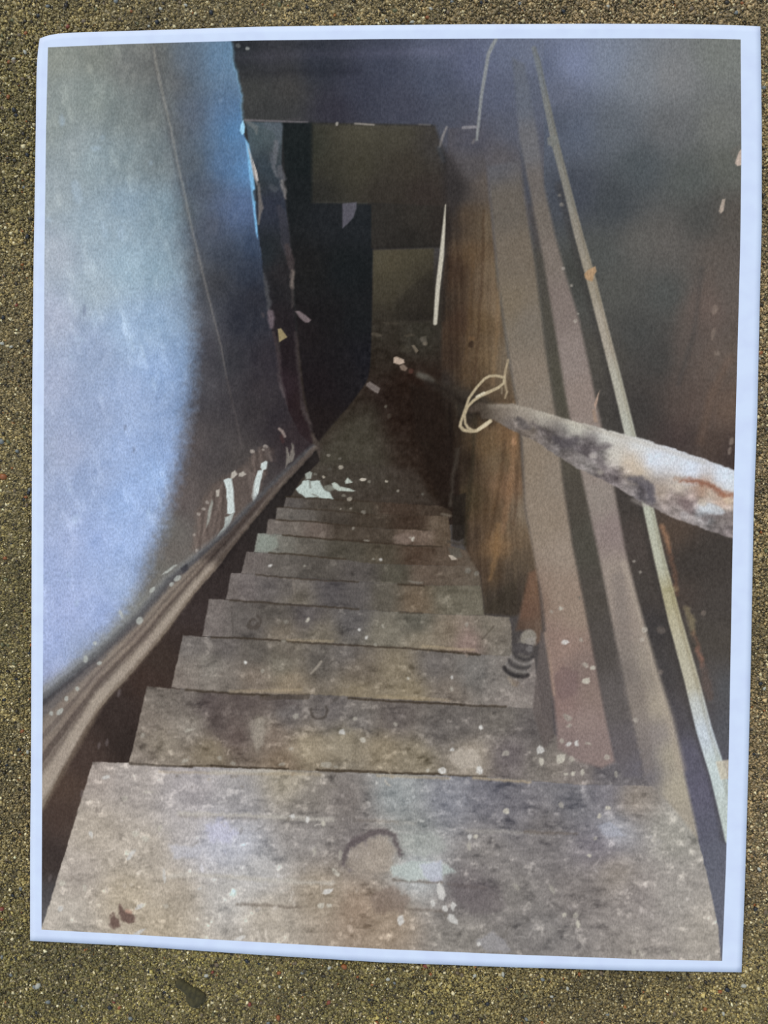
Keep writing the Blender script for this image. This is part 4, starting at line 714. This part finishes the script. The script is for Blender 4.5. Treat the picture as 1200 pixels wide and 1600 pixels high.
# ---- paint chips and crumbs scattered on the steps
p_chip = part('paint_crumbs', p_stair, 'small white paint crumbs scattered on the steps')
PARTS_STUFF = {p_chip, p_peel}
crs = random.Random(4)
for x, y, rx, ry, an, v in [(561, 983, 3, 3, 0, 210), (573, 996, 3, 3, 0, 200), (599, 978, 2.5, 4, -.4, 170), (481, 968, 2.5, 4, .3, 190), (729, 976, 3.5, 3.5, 0, 160), (447, 971, 5, 3, .1, 140), (443, 1002, 5, 3, 0, 160), (587, 1007, 2.5, 2.5, 0, 170), (383, 1035, 3.2, 3.2, 0, 220), (409, 1048, 3, 3, 0, 170), (706, 1058, 3.2, 3, 0, 205), (706, 1076, 2.5, 4, 0, 180), (638, 1060, 2.5, 2.5, 0, 190),
                         (462, 1120, 6, 6, .3, 172), (555, 1123, 4, 4, 0, 180), (618, 1132, 5, 3.5, .6, 180), (534, 1144, 5, 5, 0, 196), (567, 1156, 5, 5, 0, 190), (752, 1137, 4, 4, 0, 215), (706, 1171, 3.5, 3, 0, 195), (690, 1204, 7, 5, 0, 206), (749, 1203, 5, 7, -.6, 206), (669, 1204, 3, 3, 0, 190), (297, 1140, 8, 3, -.2, 185), (224, 1149, 4, 4, 0, 165), (289, 1188, 6, 4, -.3, 172), (343, 1185, 4, 4, 0, 165), (365, 1192, 5, 3, .3, 168), (440, 1194, 6, 3, 0, 165), (510, 1195, 9, 6, 0, 172), (525, 1198, 4, 3, 0, 160), (455, 1170, 4, 3, 0, 170),
                         (844, 1172, 7, 7, 0, 196), (846, 1190, 4, 7, 0, 192), (878, 1158, 4, 4, 0, 180), (888, 1163, 5, 4, -.7, 196), (901, 1162, 4, 5, 0, 196), (920, 1162, 6, 2.5, .3, 176), (876, 1185, 10, 8, -.6, 190), (893, 1186, 5, 5, .6, 184), (948, 1184, 6, 5, -.5, 178), (790, 1178, 6, 5, -.4, 184), (883, 1004, 6, 4, .1, 206), (908, 1000, 3, 3, 0, 170), (915, 1040, 6, 4, .6, 184), (926, 1043, 5, 4, 0, 186), (916, 1064, 7, 6, -.3, 190), (887, 1122, 8, 5, .7, 156), (888, 1135, 4, 4, 0, 166), (876, 951, 4, 3, 0, 186), (862, 955, 3, 3, 0, 160), (905, 935, 2, 3, 0, 90),
                         (689, 1394, 6, 14, -.25, 204), (676, 1411, 4.5, 7, -.15, 200), (695, 1419, 5, 5, 0, 204), (708, 1416, 5.5, 7, 0, 200), (707, 1436, 6, 12, -.65, 196), (626, 1438, 5, 8, .3, 204), (748, 1475, 4, 4, 0, 206), (734, 1308, 3, 5, .2, 200), (733, 1322, 3, 8, -.1, 178), (743, 1307, 4, 4, 0, 192), (791, 1267, 6, 5, .3, 190), (481, 1280, 4, 5, 0, 210), (456, 1276, 5, 4, 0, 200), (505, 1286, 4, 5, 0, 186), (513, 1392, 10, 4, -.25, 206), (502, 1415, 6, 5, 0, 190), (514, 1415, 4, 4, 0, 194), (525, 1363, 9, 4, .75, 186), (491, 1329, 4, 7, 0, 184), (532, 1335, 4, 9, .1, 176),
                         (166, 1214, 8, 3, -.25, 198), (195, 1248, 5, 5, 0, 182), (232, 1237, 8, 3, -.1, 184), (142, 1304, 3, 6, -.6, 206), (212, 1302, 6, 5, 0, 190), (228, 1310, 6, 6, 0, 186), (205, 1335, 4, 11, .7, 196), (257, 1368, 3, 14, -.05, 196), (218, 1416, 8, 3.5, -.3, 196), (220, 1455, 12, 3, -.5, 196), (375, 1466, 11, 3, -.4, 204), (250, 1294, 2.5, 7, .4, 186), (132, 1387, 3, 6, -.2, 186), (260, 1416, 5, 4, 0, 184), (313, 1388, 4, 2.5, -.5, 196), (95, 1420, 5, 4, 0, 196), (97, 1380, 6, 5, 0, 190), (950, 1263, 5, 4, .3, 190), (937, 1275, 4, 4, 0, 190), (921, 1336, 3.5, 3.5, 0, 190), (882, 1430, 4, 4, 0, 186), (900, 1430, 4, 6, .2, 184), (903, 1444, 4, 6, 0, 190), (862, 1390, 4, 9, -.6, 172), (990, 1487, 4, 5, 0, 180), (1002, 1490, 3, 8, -.5, 180), (1052, 1490, 3, 8, -.5, 180), (885, 1210, 4, 3, 0, 186), (896, 1209, 4, 4, 0, 190), (910, 1207, 3, 5, 0, 186), (963, 1210, 3, 7, 0, 172), (806, 1385, 8, 4, .7, 164), (877, 1258, 5, 5, 0, 170), (930, 1310, 3, 4, 0, 176),
                         (595, 875, 3, 2.5, 0, 206), (584, 874, 2.5, 1.8, .3, 180), (422, 884, 3.5, 2.5, 0, 208), (476, 884, 2.2, 2.2, 0, 180), (552, 825, 2.5, 2.5, 0, 160), (645, 843, 3, 3.5, .4, 186), (640, 840, 2, 2, 0, 170), (573, 844, 5, 1.8, 0, 150), (650, 910, 14, 2, .08, 128), (456, 808, 2.5, 2.5, 0, 60), (433, 858, 2.5, 2, 0, 70), (745, 896, 4, 4, 0, 132), (732, 892, 5, 4, 0, 128), (1005, 985, 0.1, 0.1, 0, 0)]:
    c = (v, v * .99, v * .92) if v < 195 else (v, v * 1.01, v * .99)
    poly([(x + rx * f * math.cos(t) * math.cos(an) - ry * f * math.sin(t) * math.sin(an), y + rx * f * math.cos(t) * math.sin(an) + ry * f * math.sin(t) * math.cos(an)) for t, f in [(math.tau * i / 7 + x, crs.uniform(.72, 1.15)) for i in range(7)]],
         c, 3.2, .88 if v > 185 else .62, p_chip if v > 150 else None, rough=1.2)
for pp in ['170,1440 177,1425 186,1438 190,1445 178,1450 170,1447', '186,1412 192,1418 200,1425 210,1432 213,1441 200,1442 188,1436 185,1425']: poly(pp, (100, 80, 73), 5, .85, rough=3)
blob(201, 1424, 6, 3, (176, 140, 122), .4, 4, .7)
rs = random.Random(9)
for i in range(420):
    y = 1000 + 480 * rs.random() ** .8; x = rs.uniform(90, 1100)
    j = int(np.clip((y - 66) / 1425 * NY, 0, NY - 1)); k = int(np.clip((x - 70) / 1080 * NX, 0, NX - 1))
    if stair_m[j, k] < .9 or ID[j, k] not in tread_ids: continue
    s = (0.6 + 0.9 * (y - 1000) / 480) * rs.uniform(1, 2.6); v = rs.uniform(.9, 1.0)
    if x < 560 or rs.random() < .45:
        base_c = INKC[j, k] + rs.choice([24, 30, 38, -26, 34, -18])
        blob(x, y, s, s * rs.uniform(.5, 2.2), base_c, rs.uniform(-1, 1), 3.4, rs.uniform(.3, .7))
# ---- faint toner mottling of the whole print
mot = noise(4, 11, 0, 31, 2); mo2 = noise(3.6, 3.6, 0, 32, 1)
INKC += (3.2 * mot + 2.4 * mo2)[..., None] * np.array([1, 1, 1])
# ------------------------------------------------------------------ ink pieces: one mesh per printed thing
g_ = INKC.mean(-1, keepdims=True); INKC = g_ + (INKC - g_) * 0.93            # printer inks are a little muted
WHITE = lin((205, 224, 250))
ALB = np.clip(lin(np.clip(INKC, 4, 250)) / WHITE * 0.845, 0.003, 0.86).reshape(-1, 3)
PP = on_plane(X, Y); PP[..., 2] = lift(PP) + 0.00003
PP = PP.reshape(-1, 3)
F = grid_faces(NX, NY)
FID = ID[:-1, :-1].reshape(-1)
made = {}
for k, (name, parent, label) in enumerate(PARTS):
    ff = F[FID == k]
    if len(ff) == 0: continue
    used, inv = np.unique(ff.ravel(), return_inverse=True)
    me = mesh_from(name, PP[used], inv.reshape(-1, 4))
    point_colours(me, ALB[used])
    o = link(name, me, INK, made.get(parent, photo) if parent is not None else photo)
    if label: o['label'] = label
    if k in PARTS_STUFF: o['kind'] = 'stuff'
    made[k] = o
